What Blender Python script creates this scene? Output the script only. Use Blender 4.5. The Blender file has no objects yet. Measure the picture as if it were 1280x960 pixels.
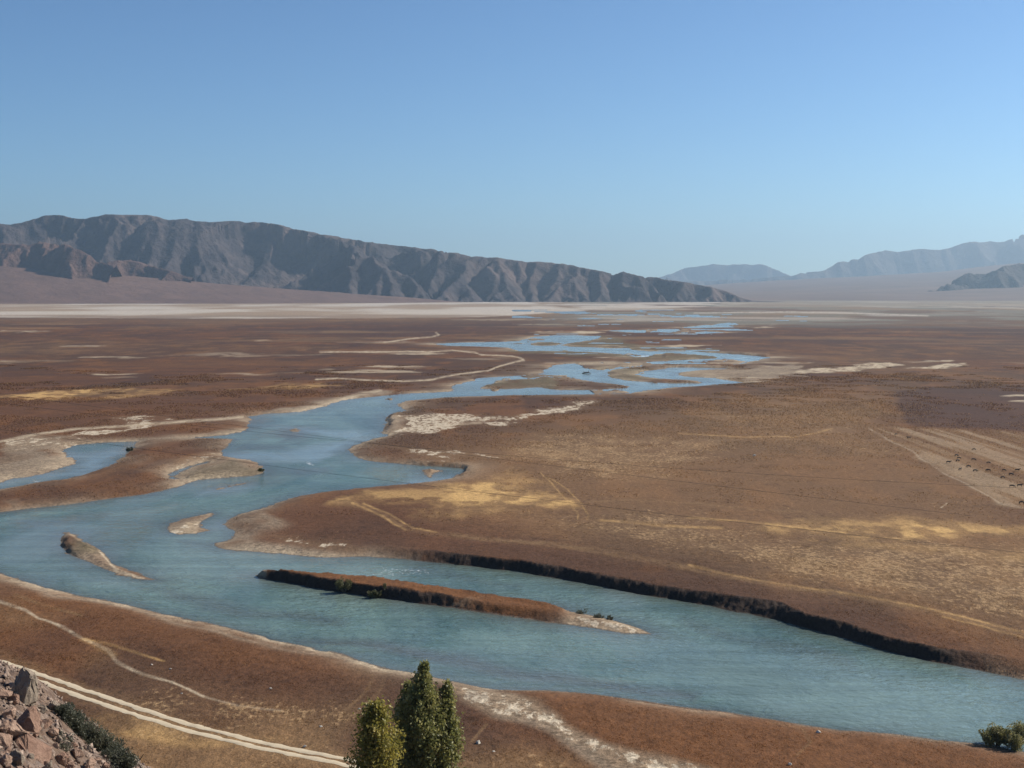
import bpy, bmesh, math, random
import numpy as np
from mathutils import Vector

# ------------------------------------------------------------------ camera, sky, sun, exposure
scene = bpy.context.scene
F, CX, HZ, H = 1758.0, 640.0, 366.0, 65.0        # focal length (px of a 1280 wide frame), centre, horizon row, eye height
SUN_AZ, SUN_EL = math.radians(67), math.radians(35)

cam_d = bpy.data.cameras.new('camera')
cam_d.sensor_width = 36.0
cam_d.lens = 36.0 * F / 1280.0
cam_d.shift_y = -(480.0 - HZ) / 1280.0
cam_d.clip_start = 0.5
cam_d.clip_end = 120000.0
cam = bpy.data.objects.new('camera', cam_d)
scene.collection.objects.link(cam)
cam.location = (0, 0, H)
cam.rotation_euler = (math.radians(90), 0, 0)
scene.camera = cam

world = bpy.data.worlds.new('World')
scene.world = world
world.use_nodes = True
wn = world.node_tree
wn.nodes.clear()
sky = wn.nodes.new('ShaderNodeTexSky')
sky.sky_type = 'NISHITA'
sky.sun_disc = False
sky.sun_elevation = SUN_EL
sky.sun_rotation = SUN_AZ
sky.altitude = 2200
sky.air_density = 1.0
sky.dust_density = 1.8
sky.ozone_density = 4.0
bg = wn.nodes.new('ShaderNodeBackground')
bg.inputs['Strength'].default_value = 0.085
wo = wn.nodes.new('ShaderNodeOutputWorld')
gam = wn.nodes.new('ShaderNodeGamma')
gam.inputs['Gamma'].default_value = 1.28
dim = wn.nodes.new('ShaderNodeMix')
dim.data_type = 'RGBA'; dim.blend_type = 'MULTIPLY'
dim.inputs[0].default_value = 1.0
dim.inputs[7].default_value = (0.525, 0.605, 0.60, 1)
wn.links.new(sky.outputs[0], gam.inputs['Color'])
wn.links.new(gam.outputs[0], dim.inputs[6])
wn.links.new(dim.outputs[2], bg.inputs['Color'])
wn.links.new(bg.outputs[0], wo.inputs['Surface'])

sun_d = bpy.data.lights.new('sun', 'SUN')
sun_d.energy = 4.7
sun_d.angle = math.radians(0.5)
sun_d.color = (1.0, 0.91, 0.78)
sun = bpy.data.objects.new('sun', sun_d)
scene.collection.objects.link(sun)
sdir = Vector((math.sin(SUN_AZ) * math.cos(SUN_EL), math.cos(SUN_AZ) * math.cos(SUN_EL), math.sin(SUN_EL)))
sun.rotation_euler = (-sdir).to_track_quat('-Z', 'Y').to_euler()
sun.location = (100, 100, 300)

scene.view_settings.view_transform = 'Standard'
scene.view_settings.look = 'None'
scene.view_settings.exposure = 0.5
scene.view_settings.gamma = 1.0
scene.view_settings.use_curve_mapping = False
scene.render.engine = 'CYCLES'

rng = np.random.default_rng(7)
random.seed(7)
C = scene.collection.objects

# ------------------------------------------------------------------ helpers
def tag(o, label=None, cat=None, group=None, kind=None):
    if label: o['label'] = label
    if cat: o['category'] = cat
    if group: o['group'] = group
    if kind: o['kind'] = kind
    return o

def empty(name, loc, label, cat, group=None):
    o = bpy.data.objects.new(name, None)
    C.link(o)
    o.location = loc
    o.empty_display_size = 0.5
    return tag(o, label, cat, group)

def mesh_obj(name, V, faces, mat, parent=None, smooth=False):
    """V (n,3) array; faces (m,k) array with constant k."""
    V = np.ascontiguousarray(V, dtype=np.float32)
    faces = np.ascontiguousarray(faces, dtype=np.int32)
    me = bpy.data.meshes.new(name)
    k = faces.shape[1]
    me.vertices.add(len(V))
    me.vertices.foreach_set('co', V.ravel())
    me.loops.add(faces.size)
    me.loops.foreach_set('vertex_index', faces.ravel())
    me.polygons.add(len(faces))
    me.polygons.foreach_set('loop_start', np.arange(0, faces.size, k, dtype=np.int32))
    if smooth:
        me.polygons.foreach_set('use_smooth', np.ones(len(faces), dtype=bool))
    me.update(calc_edges=True)
    me.validate()
    if mat: me.materials.append(mat)
    o = bpy.data.objects.new(name, me)
    C.link(o)
    if parent: o.parent = parent
    return o

def point_attr(o, name, arr):
    arr = np.asarray(arr, dtype=np.float32)
    if arr.ndim == 1:
        a = o.data.attributes.new(name, 'FLOAT', 'POINT')
        a.data.foreach_set('value', arr)
    else:
        if arr.shape[1] == 3:
            arr = np.concatenate([arr, np.ones((len(arr), 1), np.float32)], 1)
        a = o.data.attributes.new(name, 'FLOAT_COLOR', 'POINT')
        a.data.foreach_set('color', np.ascontiguousarray(arr).ravel())

def grid_faces(nr, nc):
    idx = np.arange(nr * nc, dtype=np.int32).reshape(nr, nc)
    return np.stack([idx[:-1, :-1], idx[:-1, 1:], idx[1:, 1:], idx[1:, :-1]], -1).reshape(-1, 4)

def _hash(ix, iy, seed):
    h = (ix.astype(np.int64) * 374761393 + iy.astype(np.int64) * 668265263 + seed * 974634777) & 0xFFFFFFFF
    h = ((h ^ (h >> 13)) * 1274126177) & 0xFFFFFFFF
    h = h ^ (h >> 16)
    return (h & 0xFFFFFF).astype(np.float32) / float(0xFFFFFF)

def vnoise(x, y, seed=0):
    x0 = np.floor(x); y0 = np.floor(y)
    fx = (x - x0).astype(np.float32); fy = (y - y0).astype(np.float32)
    fx = fx * fx * (3 - 2 * fx); fy = fy * fy * (3 - 2 * fy)
    x0 = x0.astype(np.int64); y0 = y0.astype(np.int64)
    a = _hash(x0, y0, seed); b = _hash(x0 + 1, y0, seed)
    c = _hash(x0, y0 + 1, seed); d = _hash(x0 + 1, y0 + 1, seed)
    return a + (b - a) * fx + (c - a) * fy + (a - b - c + d) * fx * fy

def fbm(x, y, oct=4, seed=0, gain=0.5, lac=2.03):
    s = 0; amp = 1.0; tot = 0
    for k in range(oct):
        s = s + amp * vnoise(x, y, seed + 17 * k)
        tot += amp
        amp *= gain
        x = x * lac + 13.7; y = y * lac + 7.1
    return s / tot

def ss(a, b, x):
    t = np.clip((x - a) / (b - a), 0, 1)
    return t * t * (3 - 2 * t)

def gp(px, py, z=0.0):
    """the ground point seen at a pixel of the 1280x960 photograph"""
    Y = (H - z) * F / (py - HZ)
    return ((px - CX) * Y / F, Y)

def gpa(pts, z=0.0):
    return np.array([gp(p[0], p[1], z) for p in pts])

# ---- material helpers
def new_mat(name):
    m = bpy.data.materials.new(name)
    m.use_nodes = True
    nt = m.node_tree
    return m, nt, nt.nodes['Principled BSDF']

def N(nt, typ, **kw):
    n = nt.nodes.new(typ)
    for k, v in kw.items():
        setattr(n, k, v)
    return n

def noise(nt, vec, scale, detail=4, rough=0.6, dist=0.0):
    n = N(nt, 'ShaderNodeTexNoise')
    n.inputs['Scale'].default_value = scale
    n.inputs['Detail'].default_value = detail
    n.inputs['Roughness'].default_value = rough
    n.inputs['Distortion'].default_value = dist
    if vec is not None: nt.links.new(vec, n.inputs['Vector'])
    return n.outputs['Fac']

def math_n(nt, op, a, b=None, c=None, clamp=False):
    n = N(nt, 'ShaderNodeMath', operation=op, use_clamp=clamp)
    for i, v in enumerate((a, b, c)):
        if v is None: continue
        if isinstance(v, (int, float)): n.inputs[i].default_value = v
        else: nt.links.new(v, n.inputs[i])
    return n.outputs[0]

def mapr(nt, v, a, b, c=0.0, d=1.0):
    n = N(nt, 'ShaderNodeMapRange')
    nt.links.new(v, n.inputs['Value'])
    for k, x in zip(('From Min', 'From Max', 'To Min', 'To Max'), (a, b, c, d)):
        n.inputs[k].default_value = x
    return n.outputs['Result']

def mixc(nt, fac, a, b, mode='MIX'):
    n = N(nt, 'ShaderNodeMix', data_type='RGBA', blend_type=mode)
    if isinstance(fac, (int, float)): n.inputs[0].default_value = fac
    else: nt.links.new(fac, n.inputs[0])
    for i, v in ((6, a), (7, b)):
        if isinstance(v, tuple): n.inputs[i].default_value = v + (1,) if len(v) == 3 else v
        else: nt.links.new(v, n.inputs[i])
    return n.outputs[2]

def scaled(nt, vec, sx, sy, sz):
    n = N(nt, 'ShaderNodeMapping')
    n.inputs['Scale'].default_value = (sx, sy, sz)
    nt.links.new(vec, n.inputs['Vector'])
    return n.outputs[0]

def geo_pos(nt):
    return N(nt, 'ShaderNodeNewGeometry').outputs['Position']

def attr(nt, name, out='Color'):
    n = N(nt, 'ShaderNodeAttribute', attribute_name=name)
    return n.outputs[out]

def bump(nt, bsdf, height, strength=0.5, dist=0.3):
    n = N(nt, 'ShaderNodeBump')
    n.inputs['Strength'].default_value = strength
    n.inputs['Distance'].default_value = dist
    nt.links.new(height, n.inputs['Height'])
    nt.links.new(n.outputs[0], bsdf.inputs['Normal'])
    return n

# ------------------------------------------------------------------ the river, traced as outlines on the water plane
RIVER = [
 (1600,935),(1500,905),(1390,877),(1280,850),(1232,840),(1197,833),(1163,827),(1129,819),(1094,809),(1060,798.5),(1029,791),(995,781),
 (969,774),(926,766.5),(883,757),(840,749),(796,743),(749,732),(702,724),(640,714),(583,707),(522,701),(494,698),(461,696),(430,696.5),
 (400,697),(370,695),(340,692),(315,690),(294,689),(278,686),(268,682),(270,679),(284,677),(292,672),(294,664),(284,659),(281,655),
 (288,648),(302,642),(325,635.6),(341,630),(364,623),(380,619.5),(405,615),(436,612),(451,610.6),(482,607.5),(529,603),(555,599.5),(568,597),
 (576,592),(582,588),(578,586),(566,584.2),(553,583),(532,582),(514,581),(497,579.5),(482,578),(459,575),(448,572.5),(440,570),(434,566.5),(433,564),(437,560.6),
 (451,553.6),(468,549),(482,545),(486,543),(476,542),(479,538),(481,535),(482,529),(482,522),(489,517),(500,514.5),(507,513),(501,510.5),(498,507.5),(503,503),(517,500.5),
 (537,498),(577,495.8),(620,494.5),(700,493.5),(742,493),(782,492.5),(805,488),(822,486.3),(839,484.5),(864,483),(895,480.6),(927,479),
 (920,476.6),(901,474.4),(890,472.6),(864,471.4),(849,469.2),(848,467.5),(850,465.6),(864,463.8),(882,462.2),(907,461.5),(905,460.3),(870,459.2),
 (835,459.3),(830,461.5),(812,463.4),(800,466),(796,468),(805,471),(822,473.2),(845,474),(864,475.2),(876,477.3),(880,478.8),(872,479.5),
 (830,479),(800,477),(786,476),(772,474),(760,470),(756,465.5),(766,461.7),(786,459.2),(800,457.6),(806,456.6),(820,456),(857,456.4),(907,456),
 (927,454.4),(945,450.4),(961,447),(945,445),(926,443),(889,441),(864,439.4),(840,439.2),(810,439.3),(790,437.3),(785,435.3),(758,435.3),(740,434.3),
 (712,433.3),(700,431.3),(708,429.5),(722,427.4),(738,425.4),(746,423.4),(752,420),(740,420.2),(715,419),(690,419.4),(668,421),(660,423.5),
 (648,426.5),(620,427.6),(580,428.2),(541,430),(560,432.2),(600,433.2),(636,434.4),(642,437),(650,439),(680,438.6),(700,439),(740,440),(760,441.4),
 (788,443.6),(792,446),(805,446.4),(812,444.6),(820,442.2),(845,442.6),(864,444),(882,445.6),(902,447.3),(864,449.6),(820,452),(799,452.6),
 (770,453.2),(750,453.6),(711,454.6),(686,457),(687,459),(684,461.4),(677,467),(670,468),(650,469.6),(627,471),(610,471.8),(599,472.5),(590,476),(581,479),(570,480.6),(566,482),
 (567,485),(564,489),(552,490.2),(529,491),(505,492.4),(482,494.6),(460,496.8),(443,499),(428,501),(415,504.5),(405,507.5),(390,511.5),(374,514.5),(355,516.2),(335,517.2),(311,521),(315,525),(313,531),
 (309,537.5),(308,539.5),(280,544),(258,546),(238,547.6),(262,548.6),(280,549),(290,549),(288,555.6),(277,563.4),(280,570),(297,573),(310,575),(320,577.5),(329,582),(331,587),
 (328,592),(318,594.6),(289,596.5),(268,598),(247,600.4),(236,604),(228,607),(212,611),(196,614.6),(180,618),(156,621),(132,624.4),(109,628),(80,631),(47,634.5),
 (0,640.5),(-120,654),(-300,668),(-500,672),(-500,690),(-300,684),(-120,697),(0,717.5),(49,732),(102,745),(163,757),(203,767),(260,778),(302,788.5),(369,805),(430,817),
 (451,826),(491,837),(522,842),(562,851),(603,859.5),(623,862),(640,863),(680,863),(720,865.5),(760,870),(800,875),(850,883),(917,891),(984,902.5),
 (1051,912.5),(1119,917),(1186,926),(1230,930),(1320,948),(1450,985),(1600,1030)]
ISL_LONG = [(320,719),(326,723),(356,728.6),(380,733),(400,736),(431,740.5),(461,745),(522,754),(583,763),(640,771.5),(702,780),(749,786),(780,791.5),(816,793),
 (801,786),(765,775),(735,768),(716,764),(707,759.5),(695,757),(640,750.5),(563,741),(481,732),(440,728.5),(400,725.5),(370,723),(345,720)]
ISL_SMALL = [(83,666),(76,673),(75,678),(77,683),(86,692),(99,698),(119,706),(127,710),(144,719),(169,724),(196,726),(198,724),(169,714),(147,707),(140,704),(131,692),(122,685),(107,677),(94,669)]
ISL_CRESC = [(265,641),(247,645),(228,649.7),(213,655),(208,661),(212,665.5),(222,667.6),(244,667),(262,662.5),(250,659),(248,656.7),(253,650.5),(265,645)]
ISL_BAR = [(268,611.4),(285,607),(306,603),(309,604.4),(290,609),(272,612.4)]
ISL_ALCOVE = [(527,587.5),(531,595),(537,597.5),(543,595),(550,588.3),(540,586.6)]
ISL_RUBBLE = [(362,537),(370,535),(379,538),(372,540.6),(364,540)]
ISL_MID = [(599,485.4),(607,481.6),(615,479),(627,475.4),(646,474),(665,473.6),(681,470),(690,471.8),(711,472.6),(742,477),(767,480),(787,482.6),(780,485),
 (742,487.6),(705,487.6),(690,486.8),(672,484),(652,485.8),(632,486.6),(602,486.2)]
ISL_FAR = [(662,429.7),(672,427.7),(690,427.7),(705,429.2),(694,431.8),(676,432.3),(664,431.6)]
POOL = [(80,562),(90,558),(101,555.6),(133,553),(166,552.5),(163,560),(156,569.7),(142,578),(125,587),(101,594.7),(78,599.5),(47,603),(0,612),(-120,634),(-320,668),(-330,660),(-120,622),
 (0,603),(16,598),(40,596),(56,592),(70,587),(95,580),(92,573),(86,568)]
CREEK = [(211,598),(212,594),(216,590),(231,584),(245,580),(260,577),(258,579),(240,583.6),(224,591),(217,596),(226,599.5)]
FAR1 = [(760,413.4),(785,412.4),(800,413),(818,411.6),(848,411.4),(851,413.6),(836,415.6),(815,415),(800,416),(780,414.8)]
FAR2 = [(850,409.4),(866,408.4),(880,406.4),(890,406.8),(900,404.2),(916,403.6),(924,405.6),(908,407),(918,408.8),(890,409.4),(866,410.4)]
FAR3 = [(852,415.2),(880,414),(905,415.6),(880,417),(852,416.6)]
FAR4 = [(868,392.6),(900,391),(985,390.3),(1060,391.6),(1160,394.6),(1160,396),(1060,393.8),(985,392.6),(900,392.9)]
FAR5 = [(700,394),(760,392.6),(820,392.8),(815,394.3),(760,394.8)]
LOOPS = [RIVER, ISL_LONG, ISL_SMALL, ISL_CRESC, ISL_BAR, ISL_ALCOVE, ISL_RUBBLE, ISL_MID, ISL_FAR, POOL, CREEK, FAR1, FAR2, FAR3]
LOOPSW = [gpa(p) for p in LOOPS]

# ------------------------------------------------------------------ ground grid: rows at constant distance, columns fanning out
q = np.concatenate([np.linspace(1 / 45.0, 1 / 186.0, 140, endpoint=False), np.linspace(1 / 186.0, 1 / 44000.0, 900)])
RY = 1.0 / q
S = np.concatenate([np.linspace(-1.5, -0.41, 60, endpoint=False), np.linspace(-0.41, 0.41, 1150), np.linspace(0.41, 1.5, 61)[1:]])
NR, NC = len(RY), len(S)
GX = RY[:, None] * S[None, :]
GY = np.repeat(RY[:, None], NC, 1)

# inside test, row by row (even-odd over every outline)
inside = np.zeros((NR, NC), bool)
segs = []
for L in LOOPSW:
    segs.append(np.concatenate([L, np.roll(L, -1, 0)], 1))
segs = np.concatenate(segs, 0)
for r in range(NR):
    y = RY[r]
    m = (segs[:, 1] > y) != (segs[:, 3] > y)
    if not m.any(): continue
    s_ = segs[m]
    xs = np.sort(s_[:, 0] + (y - s_[:, 1]) * (s_[:, 2] - s_[:, 0]) / (s_[:, 3] - s_[:, 1]))
    inside[r] = (np.searchsorted(xs, GX[r]) % 2) == 1

def seg_dist(D, seg, R):
    """lower the distance field D by one segment, only within R of it"""
    x0, y0, x1, y1 = seg
    ylo, yhi = min(y0, y1) - R, max(y0, y1) + R
    ra = np.searchsorted(-0 + RY, ylo); rb = np.searchsorted(RY, yhi)
    if rb <= ra: return
    xa, xb = min(x0, x1) - R, max(x0, x1) + R
    ya, yb = max(RY[ra], 1), RY[rb - 1]
    sa = min(xa / ya, xa / yb); sb = max(xb / ya, xb / yb)
    ca = np.searchsorted(S, sa); cb = np.searchsorted(S, sb)
    if cb <= ca: return
    X = GX[ra:rb, ca:cb]; Y = GY[ra:rb, ca:cb]
    dx, dy = x1 - x0, y1 - y0
    t = np.clip(((X - x0) * dx + (Y - y0) * dy) / max(dx * dx + dy * dy, 1e-9), 0, 1)
    d = np.hypot(X - x0 - t * dx, Y - y0 - t * dy)
    np.minimum(D[ra:rb, ca:cb], d, out=D[ra:rb, ca:cb])

SD = np.full((NR, NC), 400.0)
for s_ in segs:
    seg_dist(SD, s_, max(30.0, 0.035 * min(s_[1], s_[3])))
SD = np.minimum(SD, 400)
SD[inside] *= -1
SDc = SD.copy()
rag = (fbm(GX / 3.2, GY / 3.2, 4, 5) - 0.5) * np.clip(GY / 400, 0.6, 2.5) * 2.6 + (fbm(GX / 16, GY / 16, 2, 6) - 0.5) * np.clip(GY / 500, 0.3, 2.0) * 3.0
far_bar = (GY > 850) & (SD < -2) & (fbm(GX / 34, GY / 130, 4, 21) > 0.60)
SD = np.where(far_bar, 3.0, SD)
_px = CX + F * GX / GY; _py = HZ + F * H / GY
pond = (_px > 640) & (_px < 1010) & (_py > 387) & (_py < 413) & (SD > 20) & (fbm(GX / 170, 4.2e4 / GY, 4, 22) > 0.635)
pond |= (_px > 640) & (_px < 900) & (_py > 415) & (_py < 446) & (SD > 14) & (fbm(GX / 60, 6e4 / GY, 4, 24) > 0.685)
SD = np.where(pond, -3.0, SD)
SD = np.where(np.abs(SD) < 60, SD + rag * np.clip(np.abs(SD) / 0.6, 0.3, 1), SD)

def line_dist(pts, z, R):
    P = gpa(pts, z)
    D = np.full((NR, NC), 1e5)
    for a, b in zip(P[:-1], P[1:]):
        seg_dist(D, (a[0], a[1], b[0], b[1]), R)
    return D

# pixel coordinates of each ground vertex (for land about 1.3 m above the water): only a ruler for placing the patches
PX = CX + F * GX / GY
PY = HZ + F * (H - 1.3) / GY
PY0 = HZ + F * H / GY

def inpoly(pts, X, Y):
    P = np.array(pts, float)
    r = np.zeros(X.shape, bool)
    for (x0, y0), (x1, y1) in zip(P, np.roll(P, -1, 0)):
        if y0 == y1: continue
        c = (y0 > Y) != (y1 > Y)
        r ^= c & (X < x0 + (Y - y0) * (x1 - x0) / (y1 - y0))
    return r

def window(x0, x1, y0, y1):
    ca = np.searchsorted(S, (x0 - CX) / F); cb = np.searchsorted(S, (x1 - CX) / F)
    col = PY[:, 0]                                     # falls with row
    ra = np.searchsorted(-col, -y1); rb = np.searchsorted(-col, -y0)
    return slice(ra, rb), slice(ca, cb)

WX = (fbm(GX / 14, GY / 26, 3, 31) - 0.5)
WY = (fbm(GX / 20, GY / 40, 3, 32) - 0.5)
WX3 = fbm(GX / 4.5, GY / 9, 3, 35)
WX2 = (fbm(GX / 70, GY / 140, 3, 33) - 0.5)
WY2 = (fbm(GX / 90, GY / 200, 3, 34) - 0.5)

def patch(pts, feather=2.0, wob=1.0):
    """soft, ragged mask of a patch of ground outlined in the photograph"""
    P = np.array(pts, float)
    m = np.zeros((NR, NC), np.float32)
    feather = feather * float(np.clip((P[:, 1].mean() - HZ) / 110, 0.5, 2.5))
    pad = 12 + feather * 2 + 12 * wob
    sl = window(P[:, 0].min() - pad * 2 - 60 * wob, P[:, 0].max() + pad * 2 + 60 * wob, P[:, 1].min() - pad, P[:, 1].max() + pad)
    X = PX[sl]; Y = PY[sl]
    if X.size == 0: return m
    k = wob * np.clip((Y - HZ) / 90, 0.15, 2.5)
    X = X + (WX[sl] * 26 + WX2[sl] * 24) * k; Y = Y + (WY[sl] * 8 + WY2[sl] * 7) * k
    D = np.full(X.shape, 1e4)
    asp = 2.5                                          # foreshortening
    for (x0, y0), (x1, y1) in zip(P, np.roll(P, -1, 0)):
        dx, dy = (x1 - x0) / asp, y1 - y0
        t = np.clip((((X - x0) / asp) * dx + (Y - y0) * dy) / max(dx * dx + dy * dy, 1e-9), 0, 1)
        np.minimum(D, np.hypot((X - x0) / asp - t * dx, Y - y0 - t * dy), out=D)
    ins = inpoly(pts, X, Y)
    D = np.where(ins, D, -D)
    m[sl] = ss(-feather, feather, D)
    return m

def track(pts, width_px, feather=0.6, wob=0.5):
    """soft mask of a line of ground (path, rut, shore line); width in photo rows"""
    P = np.array(pts, float)
    m = np.zeros((NR, NC), np.float32)
    pad = width_px * 3 + 6
    sl = window(P[:, 0].min() - pad, P[:, 0].max() + pad, P[:, 1].min() - pad, P[:, 1].max() + pad)
    X = PX[sl]; Y = PY[sl]
    if X.size == 0: return m
    k = wob * np.clip((Y - HZ) / 150, 0.1, 2.0)
    X = X + WX[sl] * 8 * k; Y = Y + WY[sl] * 3 * k
    D = np.full(X.shape, 1e4)
    for (x0, y0), (x1, y1) in zip(P[:-1], P[1:]):
        dx, dy = x1 - x0, y1 - y0
        t = np.clip(((X - x0) * dx + (Y - y0) * dy) / max(dx * dx + dy * dy, 1e-9), 0, 1)
        np.minimum(D, np.hypot((X - x0 - t * dx) * 0.7, Y - y0 - t * dy), out=D)
    D = D + (WX3[sl] - 0.5) * width_px * 0.9
    m[sl] = (1 - ss(width_px * 0.5 - feather * 0.8, width_px * 0.5 + feather * 1.2, D)) * (0.45 + 0.75 * ss(0.34, 0.58, WX3[sl]))
    return m

# ------------------------------------------------------------------ ground height
hb = np.interp(GY, [0, 250, 420, 900, 2000, 4500], [0.7, 0.9, 1.2, 0.55, 0.4, 0.3])
bw = np.interp(GY, [0, 250, 900, 3000], [6, 9, 9, 14])
# the far cut bank on the right
CUT = [(470,697),(494,698.5),(522,701),(583,707),(640,714),(702,724),(749,732),(796,743),(840,749),(883,757),(926,766.5),(969,774),(1029,791),(1094,809),(1163,827),(1215,838),(1280,850),(1500,905)]
dcut = line_dist(CUT, 0, 150)
amount = np.interp(PX, [485, 545, 620, 1150, 1215, 1290], [0, 0.62, 1.0, 1.0, 0.55, 0.35])
cutrow = np.interp(PX, [p[0] for p in CUT], [p[1] for p in CUT])
farside = (PY0 < cutrow + 4) & (PX > 320)
rise = np.interp(PX, [380, 470, 530, 650, 1150, 1215, 1290], [0, 0.12, 0.45, 1.0, 1.0, 0.6, 0.4])
wcut = np.where(farside, (1 - ss(40, 145, dcut)) * rise, 0)
hb = hb * (1 - wcut) + (1.55 + 1.1 * fbm(GX / 24, GY / 24, 3, 13)) * wcut
bw = np.where(farside & (dcut < 60), bw * (1 - amount) + (1.6 + 3.2 * fbm(GX / 13, GY / 13, 2, 14) ** 2 * 1.6) * amount, bw)
P0 = PY0
def soft(pts, f=3.0): return patch(pts, f, 0.15)
def setbank(mk, h_, w_):
    global hb, bw
    hb = hb * (1 - mk) + h_ * mk; bw = bw * (1 - mk) + w_ * mk
isl = inpoly([(300,705),(800,745),(722,768),(712,792),(560,775),(300,735)], PX, P0) & (SDc > -6)
hi = np.interp(PX, [318, 345, 420, 600, 700, 722], [1.0, 2.1, 2.2, 1.6, 1.35, 0.5]) * (0.75 + 0.5 * fbm(GX / 12, GY / 12, 3, 15))
hb = np.where(isl, hi, hb); bw = np.where(isl, np.interp(PX, [320, 450, 560, 720], [1.6, 1.8, 3.0, 5.0]), bw)
setbank(soft([(60,650),(125,680),(118,700),(60,697)]), 1.0, 2.2)
setbank(soft([(722,755),(830,800),(700,800),(705,783)]), 0.5, 6)
setbank(soft([(118,682),(210,735),(90,712),(95,695)]), 0.5, 5)
setbank(soft([(200,636),(272,636),(272,672),(200,672)]), 0.5, 8)
setbank(soft([(520,575),(590,574),(600,586),(580,590),(560,584),(520,581)], 2.5), 1.35, 3.0)
setbank(soft([(484,508),(500,507),(497,533),(480,535)], 3), 1.6, 3.5)
for (x0, x1, y0, y1) in ((806, 915, 453, 459), (830, 960, 439, 446), (846, 905, 410, 414)):
    setbank(soft([(x0, y0), (x1, y0), (x1, y1), (x0, y1)], 2.0), 1.5, 5.0)
land = hb * ss(0, 1, np.clip(SD / bw, 0, 1) ** 0.75)
und = (fbm(GX / 60, GY / 60, 3, 8) - 0.5) * 0.7 + (fbm(GX / 9, GY / 9, 3, 9) - 0.5) * 0.22
und += np.where(GY < 700, (fbm(GX / 1.6, GY / 1.6, 2, 10) - 0.5) * 0.16, 0)
land = land + und * ss(1.0, 14, SD) * np.clip(900 / GY, 0.15, 1)
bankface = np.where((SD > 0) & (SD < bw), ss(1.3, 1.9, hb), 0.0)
land = land + bankface * (fbm(GX / 0.9, GY / 0.9, 3, 12) - 0.5) * 0.7 * ss(0, 0.8, SD)
bed = -0.25 - 1.2 * ss(0, 14, -SD)
GZ = np.where(SD > 0, np.maximum(land, 0.02), bed * ss(0, 1.2, -SD) - 0.01)

# ------------------------------------------------------------------ ground colours
def col(*c): return np.array(c, np.float32)
BROWN = col(0.108, 0.050, 0.025); RUST = col(0.162, 0.071, 0.028); UMBER = col(0.070, 0.037, 0.023)
TAN = col(0.235, 0.146, 0.072); STRAW = col(0.50, 0.315, 0.125); SAND = col(0.45, 0.365, 0.255); SALT = col(0.44, 0.385, 0.32)
GRAVEL = col(0.235, 0.180, 0.125); MUD = col(0.15, 0.12, 0.092); DARK = col(0.055, 0.030, 0.025); SHADED_SOIL = col(0.040, 0.028, 0.022)
SCRUB = col(0.115, 0.092, 0.055); WET = col(0.16, 0.15, 0.12)

colr = np.empty((NR, NC, 3), np.float32); colr[:] = BROWN
det_tan = np.full((NR, NC), 0.16, np.float32)       # share of pale stalks showing through
det_salt = np.zeros((NR, NC), np.float32)           # share of pale crust
det_gravel = np.zeros((NR, NC), np.float32)

def put(mask, c, a=1.0):
    m = np.clip(mask * a, 0, 1)[..., None]
    colr[:] = colr * (1 - m) + c * m

n1 = fbm(GX / 55, GY / 160, 4, 41); n2 = fbm(GX / 16, GY / 45, 4, 42); n3 = fbm(GX / 300, GY / 700, 4, 43)
n4 = fbm(GX / 5, GY / 9, 3, 44)
n5 = fbm(GX / 40, 6.0e4 / GY, 4, 47)               # streaks drawn out across the line of the valley
n6 = fbm(GX / 220, 2.2e4 / GY, 4, 48)
put(ss(0.42, 0.66, n1), UMBER, 0.8)
put(ss(0.50, 0.72, n2), RUST, 0.6)
put(ss(0.52, 0.72, n3), TAN, 0.22)
farm = ss(900, 2500, GY)
put(farm * ss(0.40, 0.60, n6), DARK, 0.75)
put(farm * ss(0.58, 0.72, fbm(GX / 300, 3.0e4 / GY, 4, 46)), TAN, 0.5)
put(ss(500, 1200, GY) * ss(0.50, 0.66, n5), DARK, 0.5)

# right hand plain, paler and speckled
rp = patch([(520,560),(600,545),(760,515),(1000,490),(1110,490),(1130,530),(1300,640),(1450,700),(1450,830),(1280,800),(1000,735),(800,690),(640,660),(560,640)], 12)
put(rp, TAN, 0.40)
det_tan += rp * 0.22
for pts, a, dt in (
    ([(650,545),(700,532),(760,535),(830,548),(900,560),(880,575),(800,590),(720,590),(660,572)], 0.35, 0.30),
    ([(750,655),(800,648),(880,650),(960,665),(980,690),(900,695),(820,685),(765,672)], 0.42, 0.25),
    ([(930,690),(1000,672),(1120,672),(1300,680),(1420,700),(1420,800),(1280,780),(1150,760),(1050,738),(960,720)], 0.38, 0.30),
    ([(900,430),(1200,432),(1450,430),(1450,445),(1100,446),(900,440)], 0.1, 0.0),
    ([(880,540),(1080,540),(1100,560),(1000,566),(880,556)], 0.22, 0.15),
    ([(860,490),(1100,495),(1110,528),(980,540),(860,520)], 0.22, 0.14),
    ([(560,636),(640,632),(720,640),(800,650),(700,662),(600,650)], 0.18, 0.1),
    ([(130,880),(220,870),(330,880),(440,900),(520,930),(600,940),(720,950),(760,1010),(300,1010),(160,960),(100,915)], 0.55, 0.30),
    ([(0,745),(40,750),(90,775),(60,780),(0,775)], 0.35, 0.2),
    ([(150,820),(230,835),(330,870),(420,885),(480,900),(380,905),(270,890),(190,865)], 0.40, 0.25),
    ([(420,840),(500,850),(490,880),(440,900),(400,895)], 0.30, 0.15),
    ([(-50,420),(200,425),(420,432),(430,440),(150,445),(-50,440)], 0.18, 0.0),
    ):
    m = patch(pts, 9, 1.6)
    put(m * (0.35 + 0.9 * ss(0.35, 0.7, n2)), TAN, a)
    det_tan += m * dt
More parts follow.
